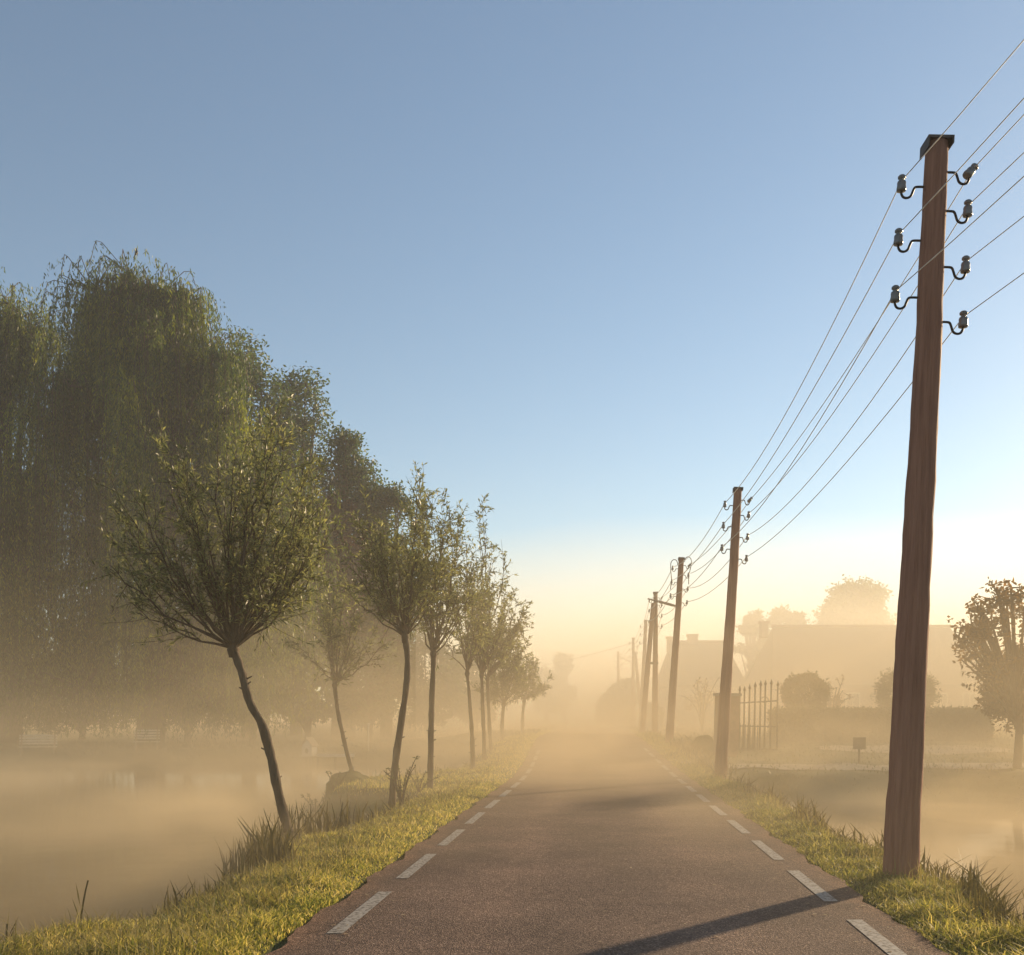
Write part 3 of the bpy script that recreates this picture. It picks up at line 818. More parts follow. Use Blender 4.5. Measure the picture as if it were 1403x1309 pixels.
# saplings and weeds on the bank
def sapling(label, px, py, Y, h, n, seed, spread=.35):
    rg = np.random.default_rng(seed)
    b0 = at(px, py, Y); gz = float(land(b0[0], b0[1])); root = empty("sapling", (b0[0], Y, gz))
    st = MB(); lv = MB()
    for q in range(n):
        E = np.array([rg.standard_normal() * spread * h, rg.standard_normal() * spread * h * .6, h * rg.uniform(.6, 1)])
        c = bez(np.array([0, 0, -.1]), np.array([E[0] * .2, E[1] * .2, h * .5]), E, 7)
        st.tube(c, np.linspace(.011, .004, 7) * (1 + Y / 50), 4, caps=False)
        m_ = 26; f = rg.uniform(.25, 1, m_); ii = np.clip((f * 6).astype(int), 0, 5)
        LP = c[ii] + (c[ii + 1] - c[ii]) * (f * 6 - ii)[:, None]
        lv.quads(leaves(LP, rg.standard_normal((m_, 3)) + [0, 0, .6], .06 * rg.uniform(.6, 1.4, m_), .022, rg))
    st.build("stem", M['bark'], root); lv.build("foliage", M['sallow'], root)
    tag(root, label, "sapling", "saplings on the pond bank")
sapling("leafy sapling right beside the gently curved willow trunk", 550, 1105, 17.8, 1.05, 7, 1)
sapling("spindly sapling just behind the crooked trunk of the nearest willow", 404, 1130, 15.5, .95, 3, 2, .16)
sapling("small sapling on the spit left of the slanting willow", 458, 1088, 24.5, .75, 4, 3)
sapling("low twiggy sapling at the tip of the bank spit", 432, 1092, 24.0, .45, 5, 4, .6)
sapling("tiny sapling at the foot of the straight trunked willow", 574, 1086, 21.4, .45, 5, 5, .5)

# earth mound at the slanting willow
def rock(name, loc, r, seed, mat, label, cat, flat=.5):
    rg = np.random.default_rng(seed)
    mb = MB(); n, k = 18, 10; V = []
    ph = rg.random(6) * 6.28
    for a in range(k + 1):
        th = math.pi * .5 * a / k + .001
        for b_ in range(n):
            q = 2 * math.pi * b_ / n
            w = 1 + .13 * math.sin(2 * q + ph[0]) + .09 * math.sin(5 * q + ph[1] + 3 * th) + .06 * math.sin(7 * q + ph[2] - 4 * th)
            V.append((r[0] * w * math.cos(th) * math.cos(q), r[1] * w * math.cos(th) * math.sin(q), r[2] * w * math.sin(th)))
    f = [(a * n + b_, a * n + (b_ + 1) % n, (a + 1) * n + (b_ + 1) % n, (a + 1) * n + b_) for a in range(k) for b_ in range(n)]
    V += [(V[q][0] * 1.15, V[q][1] * 1.15, -.9) for q in range(n)]; B0 = (k + 1) * n
    f += [(B0 + b_, B0 + (b_ + 1) % n, (b_ + 1) % n, b_) for b_ in range(n)]
    mb.faces(V, f)
    o = mb.build(name, mat, smooth=True); o.location = loc
    return tag(o, label, cat)
b0 = at(480, 1085, 25.3)
rock("earth_mound", (b0[0], 25.2, float(land(b0[0], 25.2)) - .1), (.6, .4, .28), 5, M['soil'], "small dark earth mound at the foot of the slanting willow", "mound")

# ------------------------------------------------------------------ large background trees
def curtain_willow(name, label, Y, px, top_py, halfw, gz, seed, nlimb, nst, hang_to, tips=(), right_bias=0, lfs=.2, lfw=.045):
    """weeping willow: limbs arch up and out from the trunk; leafy strands hang from them"""
    rg = np.random.default_rng(seed)
    c0 = at(px, HZ, Y); x0 = c0[0]; H = at(px, top_py, Y)[2] - gz
    root = empty(name, (x0, Y, gz))
    tk = MB()
    tp = np.array([[0, 0, -.5], [.2, 0, 2], [-.1, .1, 5], [.3, 0, H * .45]])
    tk.tube(bez(tp[0], tp[1] * 1.2, tp[3], 12), np.linspace(.75, .38, 12), 14, noise=.06, rng=rg)
    lv = MB()
    for q in range(nlimb + len(tips)):
        a = rg.random() * 2 * np.pi
        u = rg.random() ** .62
        top = H * (1.0 - .62 * u ** 2.2 - .05 * rg.random())
        out = halfw * u * rg.uniform(.85, 1.05)
        hubz = H * rg.uniform(.28, .5)
        E = np.array([out * math.cos(a) * (1 + right_bias * max(0, math.cos(a))), out * math.sin(a) * .8, top * .93])
        if q >= nlimb:
            E = at(tips[q - nlimb][0], tips[q - nlimb][1] + 42, Y) - np.array(root.location) + np.array([0, rg.uniform(-2.5, 1.5), 0]); top = E[2] * 1.02
        ap = np.array([E[0] * .62, E[1] * .62, max(top * 1.0, E[2])])
        c = bez(np.array([.2, 0, hubz]), ap, E, 12)
        c[1:] += rg.standard_normal((11, 3)) * .12
        tk.tube(c, np.linspace(.17, .03, 12), 6, caps=False)
        # short shoots from the outer half of the limb, each carrying hanging strands
        tl_ = rg.uniform(.25, .75)
        for s_ in range(nst):
            f = 1 - .42 * rg.random() ** 1.6; ii = min(int(f * 11), 10); P0 = c[ii] + (c[ii + 1] - c[ii]) * (f * 11 - ii)
            dv = unit(np.array([rg.standard_normal(), rg.standard_normal(), .35])) * rg.uniform(.2, 1.9 if q >= nlimb else 1.0)
            P1 = P0 + dv + np.array([0, 0, .25])
            lo = hang_to + rg.uniform(0, 1.5)
            Ls = min(rg.uniform(1.2, 4.6), max(.8, P1[2] - lo))
            if rg.random() < .16: Ls = max(.8, P1[2] - lo) * rg.uniform(.7, 1)
            sway = rg.standard_normal(2) * .25
            n = 9
            t_ = np.linspace(0, 1, n)
            side = dv[:2] * .5
            S = np.stack([P1[0] + side[0] * np.sqrt(t_) + sway[0] * t_, P1[1] + side[1] * np.sqrt(t_) + sway[1] * t_, P1[2] + .35 * np.sin(np.pi * np.minimum(t_ * 3, 1)) * .6 - Ls * t_ ** 1.15], -1)
            if s_ % 5 == 0:
                tk.tube(np.concatenate([[P0], S[:7]]), np.linspace(.022, .008, 8), 3, caps=False)
            nl = int(Ls * 8.5) + 5
            ft = np.sort(rg.random(nl)) * (n - 1); jj = np.clip(ft.astype(int), 0, n - 2)
            LP = S[jj] + (S[jj + 1] - S[jj]) * (ft - jj)[:, None] + rg.standard_normal((nl, 3)) * .05
            LD = np.stack([rg.standard_normal(nl) * .42, rg.standard_normal(nl) * .42, -np.ones(nl)], -1)
            lv.quads(leaves(LP, LD, lfs * rg.uniform(.7, 1.6, nl), lfw * rg.uniform(.7, 1.5, nl), rg), tint=np.clip(tl_ + rg.uniform(-.35, .35), 0, 1))
    tk.build("trunk", M['bark'], root, smooth=True)
    lv.build("crown", M['willow'], root)
    return tag(root, label, "tree", "weeping willows beyond the pond")

curtain_willow("weeping_willow", "huge weeping willow with a bird on its top, trailing leaf curtains toward the pond", 51.5, 205, 352, 8.6, .25, 21, 44, 120, .0, tips=[(190, 350), (215, 358), (238, 368), (255, 392), (165, 372), (140, 378), (118, 390), (352, 940), (320, 930), (240, 920), (160, 930), (90, 920), (170, 392), (285, 430), (300, 470), (95, 425), (325, 540), (385, 600), (415, 650), (425, 720), (400, 780), (345, 820), (330, 700), (300, 620), (335, 880), (300, 850), (250, 830), (190, 820), (130, 800), (70, 830)])
curtain_willow("weeping_willow", "weeping willow cut by the left picture edge, thin arching top twigs", 55.0, 10, 385, 8.5, .25, 22, 30, 105, .0, tips=[(30, 386), (8, 392), (55, 405), (-20, 400), (75, 440), (20, 640), (60, 700), (100, 760), (30, 800), (0, 850)])

def broad_tree(name, label, Y, px, top_py, rx_px, bot_py, seed, nl1, nl2, nlf, lf, mat='oak', group=None, cat="tree", gz=None, skew=0, shape=1.0, trunk_r=.4, depth=.8, lobe=.34, trunkparts=True):
    rg = np.random.default_rng(seed)
    T = at(px, top_py, Y); Bt = at(px, bot_py, Y)
    if gz is None: gz = float(land(T[0], Y))
    root = empty(name, (T[0], Y, gz))
    rx = rx_px / F * Y; zt = T[2] - gz; zb = Bt[2] - gz; rz = (zt - zb) / 2; zc = zb + rz
    tk = MB(); tk.tube(bez(np.array([0, 0, -.4]), np.array([.1 * rx, 0, zc * .5]), np.array([0, 0, zc]), 10), np.linspace(trunk_r, trunk_r * .45, 10), 12, noise=.05, rng=rg)
    lv = MB()
    for q in range(nl1):
        a = rg.random() * 2 * np.pi; e = rg.uniform(-.85, 1.0); ce = (1 - e * e) ** .5
        rr = rg.uniform(.55, .98 - lobe * .6)
        wid = 1.0 if shape == 1.0 else (1 - (1 - shape) * (e * .5 + .5))
        Cq = np.array([rx * ce * math.cos(a) * rr * wid + skew * e, rx * depth * ce * math.sin(a) * rr * wid, zc + rz * e * min(.92, rr + .15)])
        c = bez(np.array([0, 0, max(.5, zb * .7 + .3 * zc * rg.random())]), np.array([Cq[0] * .5, Cq[1] * .5, Cq[2] * .55 + .2 * zc]), Cq, 7)
        tk.tube(c, np.linspace(trunk_r * .3, .03, 7), 5, caps=False)
        lr = rx * lobe * rg.uniform(.6, 1.25)
        sub = unit(rg.standard_normal((nl2, 3))) * (lr * rg.uniform(.45, 1.05, (nl2, 1))) * [1, 1, .75] + Cq
        for s_ in range(nl2):
            n = int(nlf * rg.uniform(.6, 1.4)); sr = lr * .36
            P0 = sub[s_] + rg.standard_normal((n, 3)) * sr * [.55, .55, .4]
            lv.quads(leaves(P0, rg.standard_normal((n, 3)) + [0, 0, -.1], lf * rg.uniform(.6, 1.4, n), lf * .55, rg), tint=rg.uniform(.1, .9))
            if s_ % 3 == 0: tk.tube([Cq, sub[s_] + (sub[s_] - Cq) * .25], [.03, .012], 3, caps=False)
    tk.build("trunk", M['bark'], root, smooth=True); lv.build("crown", M[mat], root)
    return tag(root, label, cat, group)

G1 = "broadleaf trees behind the weeping willow"
broad_tree("broadleaf_tree", "tall broadleaf tree directly behind the right shoulder of the huge willow", 63, 338, 446, 100, 985, 31, 120, 26, 12, .24, group=G1, shape=.7)
broad_tree("broadleaf_tree", "rounded broadleaf tree right of the tallest one, top level with the near pole's middle", 66, 405, 488, 84, 985, 32, 100, 26, 11, .24, group=G1, shape=.75)
broad_tree("broadleaf_tree", "dark broadleaf tree whose crown steps down behind the young willows", 65, 478, 568, 76, 985, 33, 90, 24, 11, .24, group=G1, shape=.7)
broad_tree("broadleaf_tree", "reddish leaved tree between the willow and the young trees", 62, 462, 665, 46, 900, 37, 60, 22, 11, .24, mat='copper', group=G1)
broad_tree("broadleaf_tree", "lowest broadleaf tree at the right end of the dark tree group", 64, 528, 640, 64, 985, 34, 80, 22, 11, .24, group=G1, shape=.7)
G2 = "bushy trees low on the far shore"
for q, (px, tp, rx_, Y, lab) in enumerate([
        (420, 850, 62, 57, "bushy dark shrub tree behind the duck house"),
        (505, 880, 55, 59, "bushy tree on the far shore seen past the slanting willow trunk"),
        (585, 870, 52, 62, "bushy tree on the far shore behind the straight willow trunk"),
        (650, 880, 48, 66, "hazy bush filling the gap under the thin willow's crown"),
        (255, 870, 85, 58, "dark undergrowth tree beneath the huge willow's curtain"),
        (110, 880, 100, 60, "dark undergrowth tree behind the slatted bench"),
        (345, 840, 70, 58, "bushy dark tree filling the gap right of the huge willow's curtain"),
        (0, 870, 90, 61, "dark undergrowth tree at the left picture edge")]):
    broad_tree("shrub_tree", lab, Y, px, tp, rx_, 1005, 50 + q, 44, 22, 10, .24, group=G2, trunk_r=.2)

G3 = "faint trees far down the lane"
broad_tree("distant_tree", "faint tall tree left of where the lane vanishes", 118, 772, 892, 17, 985, 61, 40, 16, 8, .5, group=G3, trunk_r=.3)
broad_tree("distant_tree", "faint lower tree beside the tall one where the lane vanishes", 112, 748, 905, 17, 985, 62, 40, 16, 8, .5, group=G3, trunk_r=.3)
G4 = "hazy trees behind the farmhouse roofs"
broad_tree("round_tree", "big rounded hazy tree rising behind the long farmhouse roof", 96, 1174, 796, 53, 900, 63, 80, 22, 12, .36, group=G4)
broad_tree("bushy_tree", "hazy bushy tree with a feathery top, left behind the long roof", 92, 1075, 828, 34, 930, 64, 50, 20, 12, .32, group=G4)
broad_tree("bushy_tree", "smaller hazy tree at the left end of the long roof", 90, 1030, 836, 26, 960, 65, 46, 20, 12, .30, group=G4)
# near garden tree at the right edge: open crown of thin drooping sprays
broad_tree("garden_tree", "open crowned garden tree cut by the right picture edge, thin dangling leaves", 29, 1392, 792, 94, 975, 71, 80, 6, 8, .15, mat='autumn', lobe=.26, trunk_r=.13)
broad_tree("garden_shrub", "dense dark shrub below the open crowned tree at the right edge", 32, 1405, 885, 62, 1000, 72, 44, 24, 14, .15, mat='autumn', trunk_r=.12)

# ------------------------------------------------------------------ clipped plants
def leafy_box(name, lo, hi, n, lf, label, cat, seed, mat='hedge'):
    rg = np.random.default_rng(seed)
    lo = np.array(lo, float); hi = np.array(hi, float); mid = (lo + hi) / 2
    root_loc = np.array([mid[0], mid[1], lo[2]])
    mb = MB()
    # wavy core
    s_ = (hi - lo) / 2 - np.array([.1, .1, .06])
    nu = 60; V = []; f = []
    prof = [(-1, 0), (-1, .5), (-1, .92), (-.85, 1), (.85, 1), (1, .92), (1, .5), (1, 0)]
    for a in range(nu + 1):
        x = -s_[0] + 2 * s_[0] * a / nu
        en = 1 if 0 < a < nu else .8
        for y, z in prof:
            V.append((x + .04 * rg.standard_normal(), y * s_[1] * en + .05 * rg.standard_normal(), z * (hi[2] - lo[2] - .08) * (1 if en == 1 else .96) + .035 * rg.standard_normal() * (z > 0)))
    k = len(prof)
    for a in range(nu):
        for b_ in range(k - 1): f.append((a * k + b_, a * k + b_ + 1, (a + 1) * k + b_ + 1, (a + 1) * k + b_))
    f.append(tuple(range(k))); f.append(tuple(nu * k + q for q in range(k))[::-1])
    mb.faces(V, f)
    sz = hi - lo
    P = rg.random((n, 3)) * sz + lo - root_loc
    side = rg.integers(0, 4, n)
    P[side == 0, 1] = -sz[1] / 2 + rg.standard_normal((side == 0).sum()) * .05
    P[side == 1, 2] = sz[2] + rg.standard_normal((side == 1).sum()) * .06
    P[side == 2, 0] = rg.choice([-1, 1], (side == 2).sum()) * (sz[0] / 2) + rg.standard_normal((side == 2).sum()) * .06
    mb.quads(leaves(P, rg.standard_normal((n, 3)), lf * rg.uniform(.6, 1.5, n), lf * .5, rg))
    o = mb.build(name, M[mat]); o.location = root_loc
    return tag(o, label, cat)
xa = at(1062, 0, 42)[0]; xb = at(1352, 0, 42)[0]
leafy_box("hedge", (xa, 41.6, .45), (xb, 42.8, 1.72), 26000, .10, "long low clipped hedge in front of the farmhouse", "hedge", 80)
for q, (px, tp, rx_, Y, lab) in enumerate([(852, 928, 25, 88, "dim rounded clump of greenery below the farthest telegraph pole"),
                                          (893, 962, 13, 66, "small misty bush at the foot of the braced street light pole"),
                                          (830, 950, 14, 96, "faintest low bush where the lane bends out of sight")]):
    broad_tree("misty_bush", lab, Y, px, tp, rx_, 1002, 140 + q, 40, 18, 9, .26, group="misty bushes at the end of the lane", cat="bush", trunk_r=.15)

def ball_tree(label, px, py, Y, rpx, seed, loose=0):
    rg = np.random.default_rng(seed)
    C = at(px, py, Y); gz = float(land(C[0], Y)); r = rpx / F * Y
    root = empty("ball_tree", (C[0], Y, gz)); zc = C[2] - gz
    tk = MB(); tk.tube([(0, 0, -.3), (0.02, 0, zc * .5), (0, 0, zc)], [.09, .07, .05], 8); tk.build("trunk", M['bark'], root)
    n = 9000
    u = unit(rg.standard_normal((n, 3)))
    bump = 1 + .06 * np.sin(u[:, 0] * 7 + seed) * np.sin(u[:, 2] * 6) + .05 * np.sin(u[:, 1] * 11)
    rr = r * bump * (1 - .35 * rg.random(n) ** 2.5) * (1 + loose * rg.random(n) ** 5)
    P = u * rr[:, None] * [1, 1, .88] + [0, 0, zc]
    mb = MB(); mb.quads(leaves(P, u + rg.standard_normal((n, 3)) * .8, .11 * rg.uniform(.6, 1.5, n), .06, rg))
    for q in range(26):
        v = unit(np.array([rg.standard_normal(), rg.standard_normal(), abs(rg.standard_normal())])); m_ = 12
        Pp = v * r * (1 + rg.uniform(0, .28, (m_, 1))) * [1, 1, .88] + [0, 0, zc] + rg.standard_normal((m_, 3)) * .03
        mb.quads(leaves(Pp, v + rg.standard_normal((m_, 3)) * .5, .1, .045, rg))
    mb.build("crown", M['hedge'], root)
    tag(root, label, "tree", "clipped ball trees behind the hedge")
ball_tree("dense clipped ball tree above the left end of the long hedge", 1103, 951, 46, 30, 91)
ball_tree("looser clipped ball tree just right of the near pole above the hedge", 1241, 949, 47, 35, 92, .3)

def twig_shrub(label, px, py, Y, h, n, seed):
    rg = np.random.default_rng(seed)
    b0 = at(px, py, Y); gz = float(land(b0[0], Y)); root = empty("bare_shrub", (b0[0], Y, gz))
    st = MB(); lv = MB()
    for q in range(n):
        a = rg.random() * 6.28; E = np.array([math.cos(a) * h * .45 * rg.random(), math.sin(a) * h * .4, h * rg.uniform(.6, 1)])
        c = bez(np.zeros(3), np.array([E[0] * .1, E[1] * .1, h * .6]), E, 7); st.tube(c, np.linspace(.05, .018, 7), 4, caps=False)
        for w in range(3):
            P0 = c[rg.integers(3, 7)]; P1 = P0 + unit(rg.standard_normal(3) + [0, 0, .4]) * h * .16
            st.tube([P0, P1], [.022, .012], 3, caps=False)
            m_ = 9; lv.quads(leaves(P0 + (P1 - P0) * rg.random((m_, 1)) + rg.standard_normal((m_, 3)) * .05, rg.standard_normal((m_, 3)), .16, .07, rg))
    st.build("stem", M['bark'], root); lv.build("foliage", M['autumn'], root)
    tag(root, label, "shrub", "half bare shrubs in the farm gardens")
twig_shrub("half bare shrub in front of the farther farmhouse", 962, 985, 55, 3.0, 10, 95)
twig_shrub("spreading half bare shrub right of the dense ball tree", 1140, 990, 50, 2.9, 9, 96)
rock("low_bush", (at(963, 0, 35)[0], 35, .25), (.42, .4, .5), 8, M['soil'], "small dark mound of a bush near the foot of the third pole", "bush")

# ------------------------------------------------------------------ farmhouses
def farmhouse(label, x0, x1, Y0, depth, eave, ridge, hip, gz, roofm, wallm, chim, nwin, door_at):
    root = empty("farmhouse", ((x0 + x1) / 2, Y0, gz)); w = (x1 - x0) / 2
    mb = MB(); mb.box((-w + .3, .35, -.4), (w - .3, depth - .35, eave)); mb.build("wall", wallm, root)
    rf = MB(); yr = depth / 2; o = .12
    def hipped(dz):
        return [(-w, 0, eave - .15 + dz), (w, 0, eave - .15 + dz), (w, depth, eave - .15 + dz), (-w, depth, eave - .15 + dz), (-w + hip, yr, ridge + dz), (w - hip, yr, ridge + dz)]
    V = hipped(0) + hipped(-.22)
    V[10] = (V[10][0], V[10][1], ridge - .3); V[11] = (V[11][0], V[11][1], ridge - .3)
    rf.faces(V, [(0, 1, 5, 4), (1, 2, 5), (2, 3, 4, 5), (3, 0, 4), (6, 7, 1, 0), (7, 8, 2, 1), (8, 9, 3, 2), (9, 6, 0, 3), (6, 10, 11, 7), (7, 11, 8), (8, 11, 10, 9), (9, 10, 6)])
    roof = rf.build("roof", roofm, root)
    rc = MB(); rc.tube([(-w + hip - .1, yr, ridge + .02), (w - hip + .1, yr, ridge + .02)], .13, 8); rc.build("ridge_cap", M['brick'], roof)
    for cx_, cw, ch in chim:
        c = MB(); c.box((cx_ - cw, yr - .35, ridge - .8), (cx_ + cw, yr + .35, ridge + ch)); c.box((cx_ - cw - .08, yr - .43, ridge + ch), (cx_ + cw + .08, yr + .43, ridge + ch + .14)); c.build("chimney", M['brick'], roof)
    xs = np.linspace(-w + 1.6, w - 1.6, nwin)
    for k, x in enumerate(xs):
        if k == door_at:
            d = MB(); d.box((x - .5, .27, 0), (x + .5, .35, 2.05)); dd = d.build("door", M['signpaint'], root)
            h = MB(); h.box((x + .34, .2, .98), (x + .4, .27, 1.1)); h.build("handle", M['iron'], dd)
            continue
        fr = MB(); a, b_ = x - .5, x + .5
        fr.box((a, .26, .8), (b_, .35, .9)); fr.box((a, .26, 1.9), (b_, .35, 2.0)); fr.box((a, .26, .9), (a + .08, .35, 1.9)); fr.box((b_ - .08, .26, .9), (b_, .35, 1.9)); fr.box((x - .03, .27, .9), (x + .03, .35, 1.9))
        wo_ = fr.build("window", M['whitewood'], root)
        pn = MB(); pn.box((a + .08, .31, .9), (x - .03, .348, 1.9)); pn.box((x + .03, .31, .9), (b_ - .08, .348, 1.9)); pn.build("pane", M['glass'], wo_)
    return tag(root, label, "farmhouse", "farmhouses behind the gardens")
farmhouse("long farmhouse with a broad dark roof behind the hedge, fading in mist", at(1048, 0, 72)[0], at(1345, 0, 72)[0], 70, 9, 2.7, at(0, 859, 74.5)[2] - 1.1, 1.2, 1.1, M['rooftile'], M['brick'], [(-7.1, .25, .25)], 7, 3)
farmhouse("farther pale farmhouse with a small chimney, between the third and second poles", at(912, 0, 82)[0], at(1016, 0, 82)[0], 80, 9, 3.0, at(0, 880, 84.5)[2] - 1.1, .8, 1.1, M['thatch'], M['render_wall'], [(-.45, .38, .5), (-2.35, .2, .3)], 3, 1)

# ------------------------------------------------------------------ gate, sign, shore things
xg = at(980, 0, 34)[0]; xh = at(1008.5, 0, 34)[0]; gz = float(land(xg, 34))
root = empty("gate_pillar", ((xg + xh) / 2, 34, gz), (0, R(1.5), 0))
w = (xh - xg) / 2
mb = MB(); mb.box((-w, -w, -.3), (w, w, 2.0)); mb.build("shaft", M['brick'], root)
mb = MB(); mb.box((-w - .05, -w - .05, 2.0), (w + .05, w + .05, 2.09)); mb.build("coping", M['stone'], root)
mb = MB(); mb.box((w, -.06, 1.05), (w + .10, .06, 1.16)); mb.build("latch", M['iron'], root)
tag(root, "square brick gate pillar behind the second pole", "gate pillar")
xs = [at(q, 0, 36)[0] for q in (1012, 1018.5, 1025.5, 1033, 1040.5, 1047, 1055, 1064)]
tops = [946, 946, 943, 940, 938, 937, 936, 938]
root = empty("iron_gate", (xs[0], 36, float(land(xs[0], 36)) - .02), (0, R(1.2), 0)); ox = xs[0]; oz = root.location.z
for x, tpy in zip(xs, tops):
    zt = at(0, tpy, 36)[2] - oz
    mb = MB(); mb.tube([(x - ox, 0, .05), (x - ox, 0, zt)], .034, 8); mb.lathe([(.034, 0), (.055, .04), (.02, .14), (.004, .2)], 8, (x - ox, 0, zt - .03)); mb.build("bar", M['iron'], root, smooth=True)
for q, z in enumerate((.12, .92, 1.72)):
    mb = MB(); z2 = z + (.12 if q == 2 else 0)
    mb.tube([(-.12, -.0, z), (xs[-1] - ox + .02, .0, z2)], .022, 6); mb.build("rail", M['iron'], root)
sm_ = MB()
for x in np.linspace(.03, xs[4] - ox, 9):
    sm_.tube([(x, -.05, .06), (x, -.05, .98)], .012, 6)
sm_.build("dog_bars", M['iron'], root)
mb = MB(); a = np.linspace(0, 2 * np.pi, 20)
mb.tube([(xs[4] - ox + .14 + .13 * math.cos(q), -.01, 1.86 + .1 * math.sin(q)) for q in a], .013, 5); mb.build("scroll", M['iron'], root)
tag(root, "tall iron bar gate between the brick pillar and the hedge", "gate")

b0 = at(1177, 1046, 31); gz = float(land(b0[0], 31))
root = empty("garden_sign", (b0[0], 31, gz))
mb = MB(); mb.box((-.03, -.02, -.2), (.03, .02, .62)); mb.build("post", M['bark'], root)
mb = MB(); mb.box((-.19, -.045, .42), (.19, -.02, .78)); mb.box((-.17, -.05, .44), (.17, -.0455, .76)); mb.build("board", M['signpaint'], root)
tag(root, "small blank brown board on a post before the gravel patch", "sign")

# duck house on the far shore
b0 = at(424, 1030, 47.2)
root = empty("duck_house", (b0[0], 47.2, -.72), (0, 0, R(-18)))
mb = MB()
for sx in (-.2, .2):
    for sy in (-.2, .2): mb.box((sx - .03, sy - .03, -.6), (sx + .03, sy + .03, .35))
mb.build("stilts", M['palewood'], root)
mb = MB(); mb.box((-.34, -.34, .35), (.34, .34, .41)); mb.build("platform", M['whitewood'], root)
mb = MB(); mb.box((-.25, -.25, .41), (.25, .25, .85)); mb.faces([(-.25, -.25, .85), (.25, -.25, .85), (0, -.25, 1.12), (-.25, .25, .85), (.25, .25, .85), (0, .25, 1.12)], [(0, 1, 2), (5, 4, 3), (0, 3, 4, 1)]); mb.build("body", M['whitewood'], root)
mb = MB()
for s in (-1, 1):
    a = [(s * .32, -.32, .80), (s * .32, .32, .80), (0, .32, 1.20), (0, -.32, 1.20)]; b_ = [(x, y, z + .035) for x, y, z in a]
    mb.faces(a + b_, [(0, 1, 2, 3), (4, 7, 6, 5), (0, 4, 5, 1), (1, 5, 6, 2), (2, 6, 7, 3), (3, 7, 4, 0)])
mb.build("roof", M['palewood'], root)
mb = MB(); mb.faces([(.09 * math.cos(q), -.256, .60 + .12 * math.sin(q)) for q in np.linspace(0, 2 * math.pi, 14, endpoint=False)], [tuple(range(14))]); mb.build("opening", M['iron'], root)
tag(root, "pale duck house with a pitched roof standing in the pond by the far shore", "duck house")
xa = at(434, 0, 47.5)[0]; xb = at(487, 0, 47.5)[0]
root = empty("jetty", ((xa + xb) / 2, 47.6, -.7)); w = (xb - xa) / 2
mb = MB()
for k in range(12): mb.box((-w + k * w / 6 + .01, -.35, .42), (-w + (k + 1) * w / 6 - .01, .35, .47))
mb.build("deck", M['palewood'], root)
for sx in (-w + .1, 0, w - .1):
    mb = MB(); mb.tube([(sx, -.28, -.7), (sx, -.28, .42)], .05, 8); mb.build("post", M['bark'], root)
mb = MB(); mb.box((-w, -.37, .30), (w, -.352, .44)); mb.build("fascia", M['whitewood'], root)
tag(root, "low wooden jetty at the far shore right of the duck house", "jetty")
def bench(label, px, Y, w, rz):
    x = at(px, 0, Y)[0]; gz = float(land(x, Y)); root = empty("garden_bench", (x, Y, gz), (0, 0, rz))
    s_ = MB()
    for k in range(4): s_.box((-w, -.25 + k * .12, .43), (w, -.16 + k * .12, .46))
    s_.build("seat", M['whitewood'], root)
    s_ = MB()
    for k in range(4): s_.box((-w, .24, .56 + k * .13), (w, .27, .65 + k * .13))
    s_.build("backrest", M['whitewood'], root)
    for sx in (-w + .08, w - .14):
        l = MB(); l.box((sx, -.24, -.1), (sx + .06, -.18, .43)); l.box((sx, .18, -.1), (sx + .06, .235, 1.05)); l.box((sx, -.24, .60), (sx + .06, .18, .65)); l.box((sx, -.235, .46), (sx + .05, -.19, .60)); l.build("leg_frame", M['palewood'], root)
    tag(root, label, "bench", "benches on the far shore")
bench("long slatted bench on the far shore under the left willow", 52, 49.9, .85, R(20))
bench("short slatted bench on the far shore beneath the huge willow", 201, 50.0, .6, R(15))
b0 = at(505, 990, 50.5); gz = float(land(b0[0], 50.5)); root = empty("marker_post", (b0[0], 50.5, gz))
mb = MB(); mb.tube([(0, 0, -.2), (0, 0, 1.25)], .03, 8); mb.build("post", M['whitewood'], root)
mb = MB(); mb.lathe([(.02, 0), (.06, .04), (.06, .10), (.02, .14)], 10, (0, 0, 1.24)); mb.build("knob", M['whitewood'], root)
tag(root, "thin white post on the far shore between two willow trunks", "post")

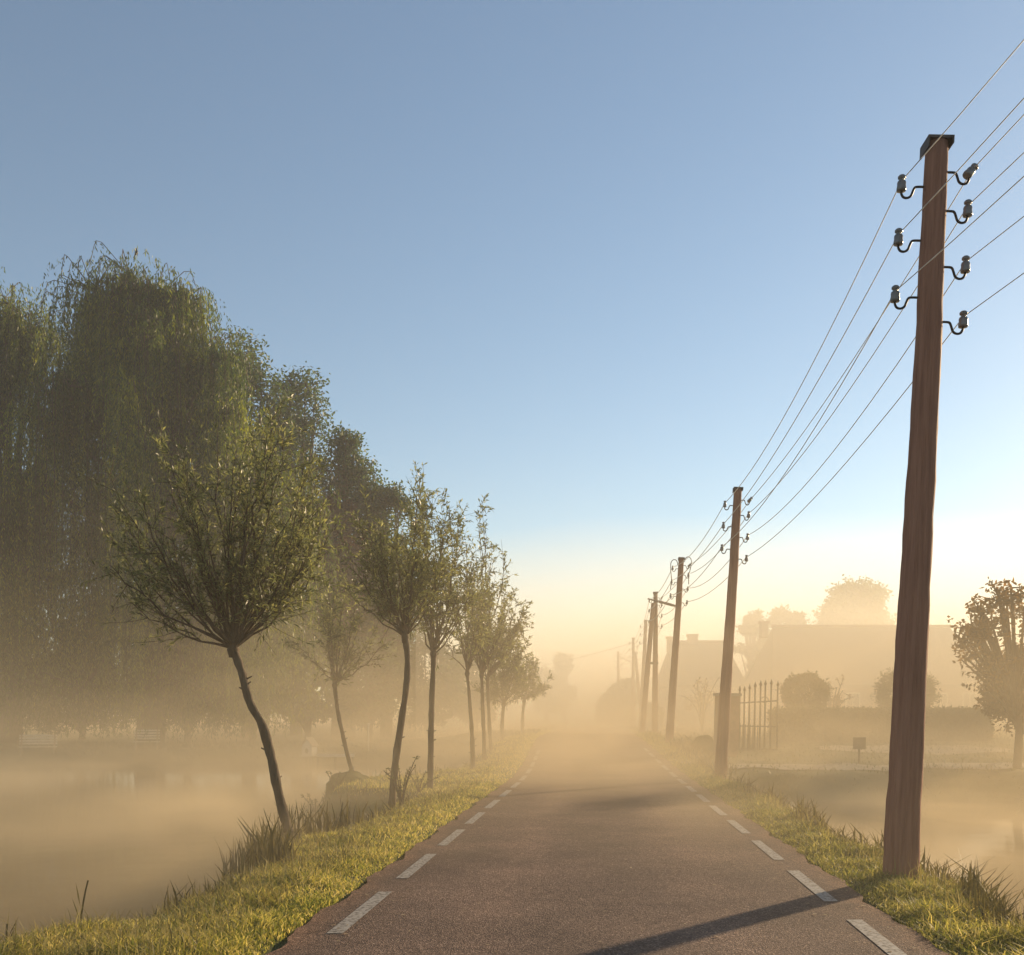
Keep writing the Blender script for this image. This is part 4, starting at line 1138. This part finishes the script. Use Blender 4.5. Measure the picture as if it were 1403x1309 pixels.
# floating branch in the near pond
mb = MB(); c = bez(at(136, 1259, 9.9) * [1, 1, 0] + [0, 0, -.72], at(152, 1230, 10.4) * [1, 1, 0] + [0, 0, -.45], at(185, 1247, 9.7) * [1, 1, 0] + [0, 0, -.69], 14)
mb.tube(c, np.linspace(.006, .014, 14), 6); mb.tube([c[9], c[9] + [-.12, -.15, .12]], [.008, .004], 5)
tag(mb.build("fallen_branch", M['bark']), "thin curved branch sticking out of the near pond water", "branch")
for q, (px, Y, h, ln, lab) in enumerate([(98, 7.9, .42, .05, "tall dark reed stalk at the water's edge, bottom left"), (106, 7.7, .52, .08, "taller leaning reed stalk beside the tall dark one"),
                                    (160, 8.6, .28, -.16, "broken reed stalk leaning left near the floating branch"), (8, 7.05, .2, .01, "stout cut stump of reed at the bottom left corner")]):
    x = at(px, 0, Y)[0]; root = None
    mb = MB(); gz = float(land(x, Y)); mb.tube(bez(np.array([x, Y, gz - .05]), np.array([x + ln * .3, Y, gz + h * .6]), np.array([x + ln, Y, gz + h]), 7), np.linspace(.009, .006, 7), 6)
    for w_ in range(3):
        mb.quads(leaves(np.array([[x + ln * .3, Y, gz + h * (.2 + .2 * w_)]]), np.array([[rng.standard_normal() * .3, 0, 1.]]), .2, .012, rng))
    tag(mb.build("reed_stalk", M['reed']), lab, "reed")

# bird on the willow top
b0 = at(188, 349, 51.0)
mb = MB()
prof = [(-.17, .0, .012), (-.12, .01, .03), (-.05, .03, .055), (.0, .06, .065), (.04, .10, .058), (.06, .14, .040), (.07, .165, .042), (.085, .185, .040), (.11, .19, .02), (.14, .185, .004)]
pts = np.array([(a * .8, 0, b_ * 1.5) for a, b_, r_ in prof]); mb.tube(pts, [r_ * 1.3 for a, b_, r_ in prof], 10)
mb.tube([(-.10, 0, .01), (-.24, 0, -.10)], [.03, .018], 6); mb.tube([(0, .02, .05), (0, .02, -.08)], .007, 5); mb.tube([(0, -.02, .05), (0, -.02, -.08)], .007, 5)
bd = mb.build("bird", M['feather'], smooth=True); bd.location = (b0[0], b0[1], b0[2]); bd.rotation_euler = (0, R(-25), R(20))
tag(bd, "dark bird perched on the topmost twig of the huge willow", "bird")
mb = MB();
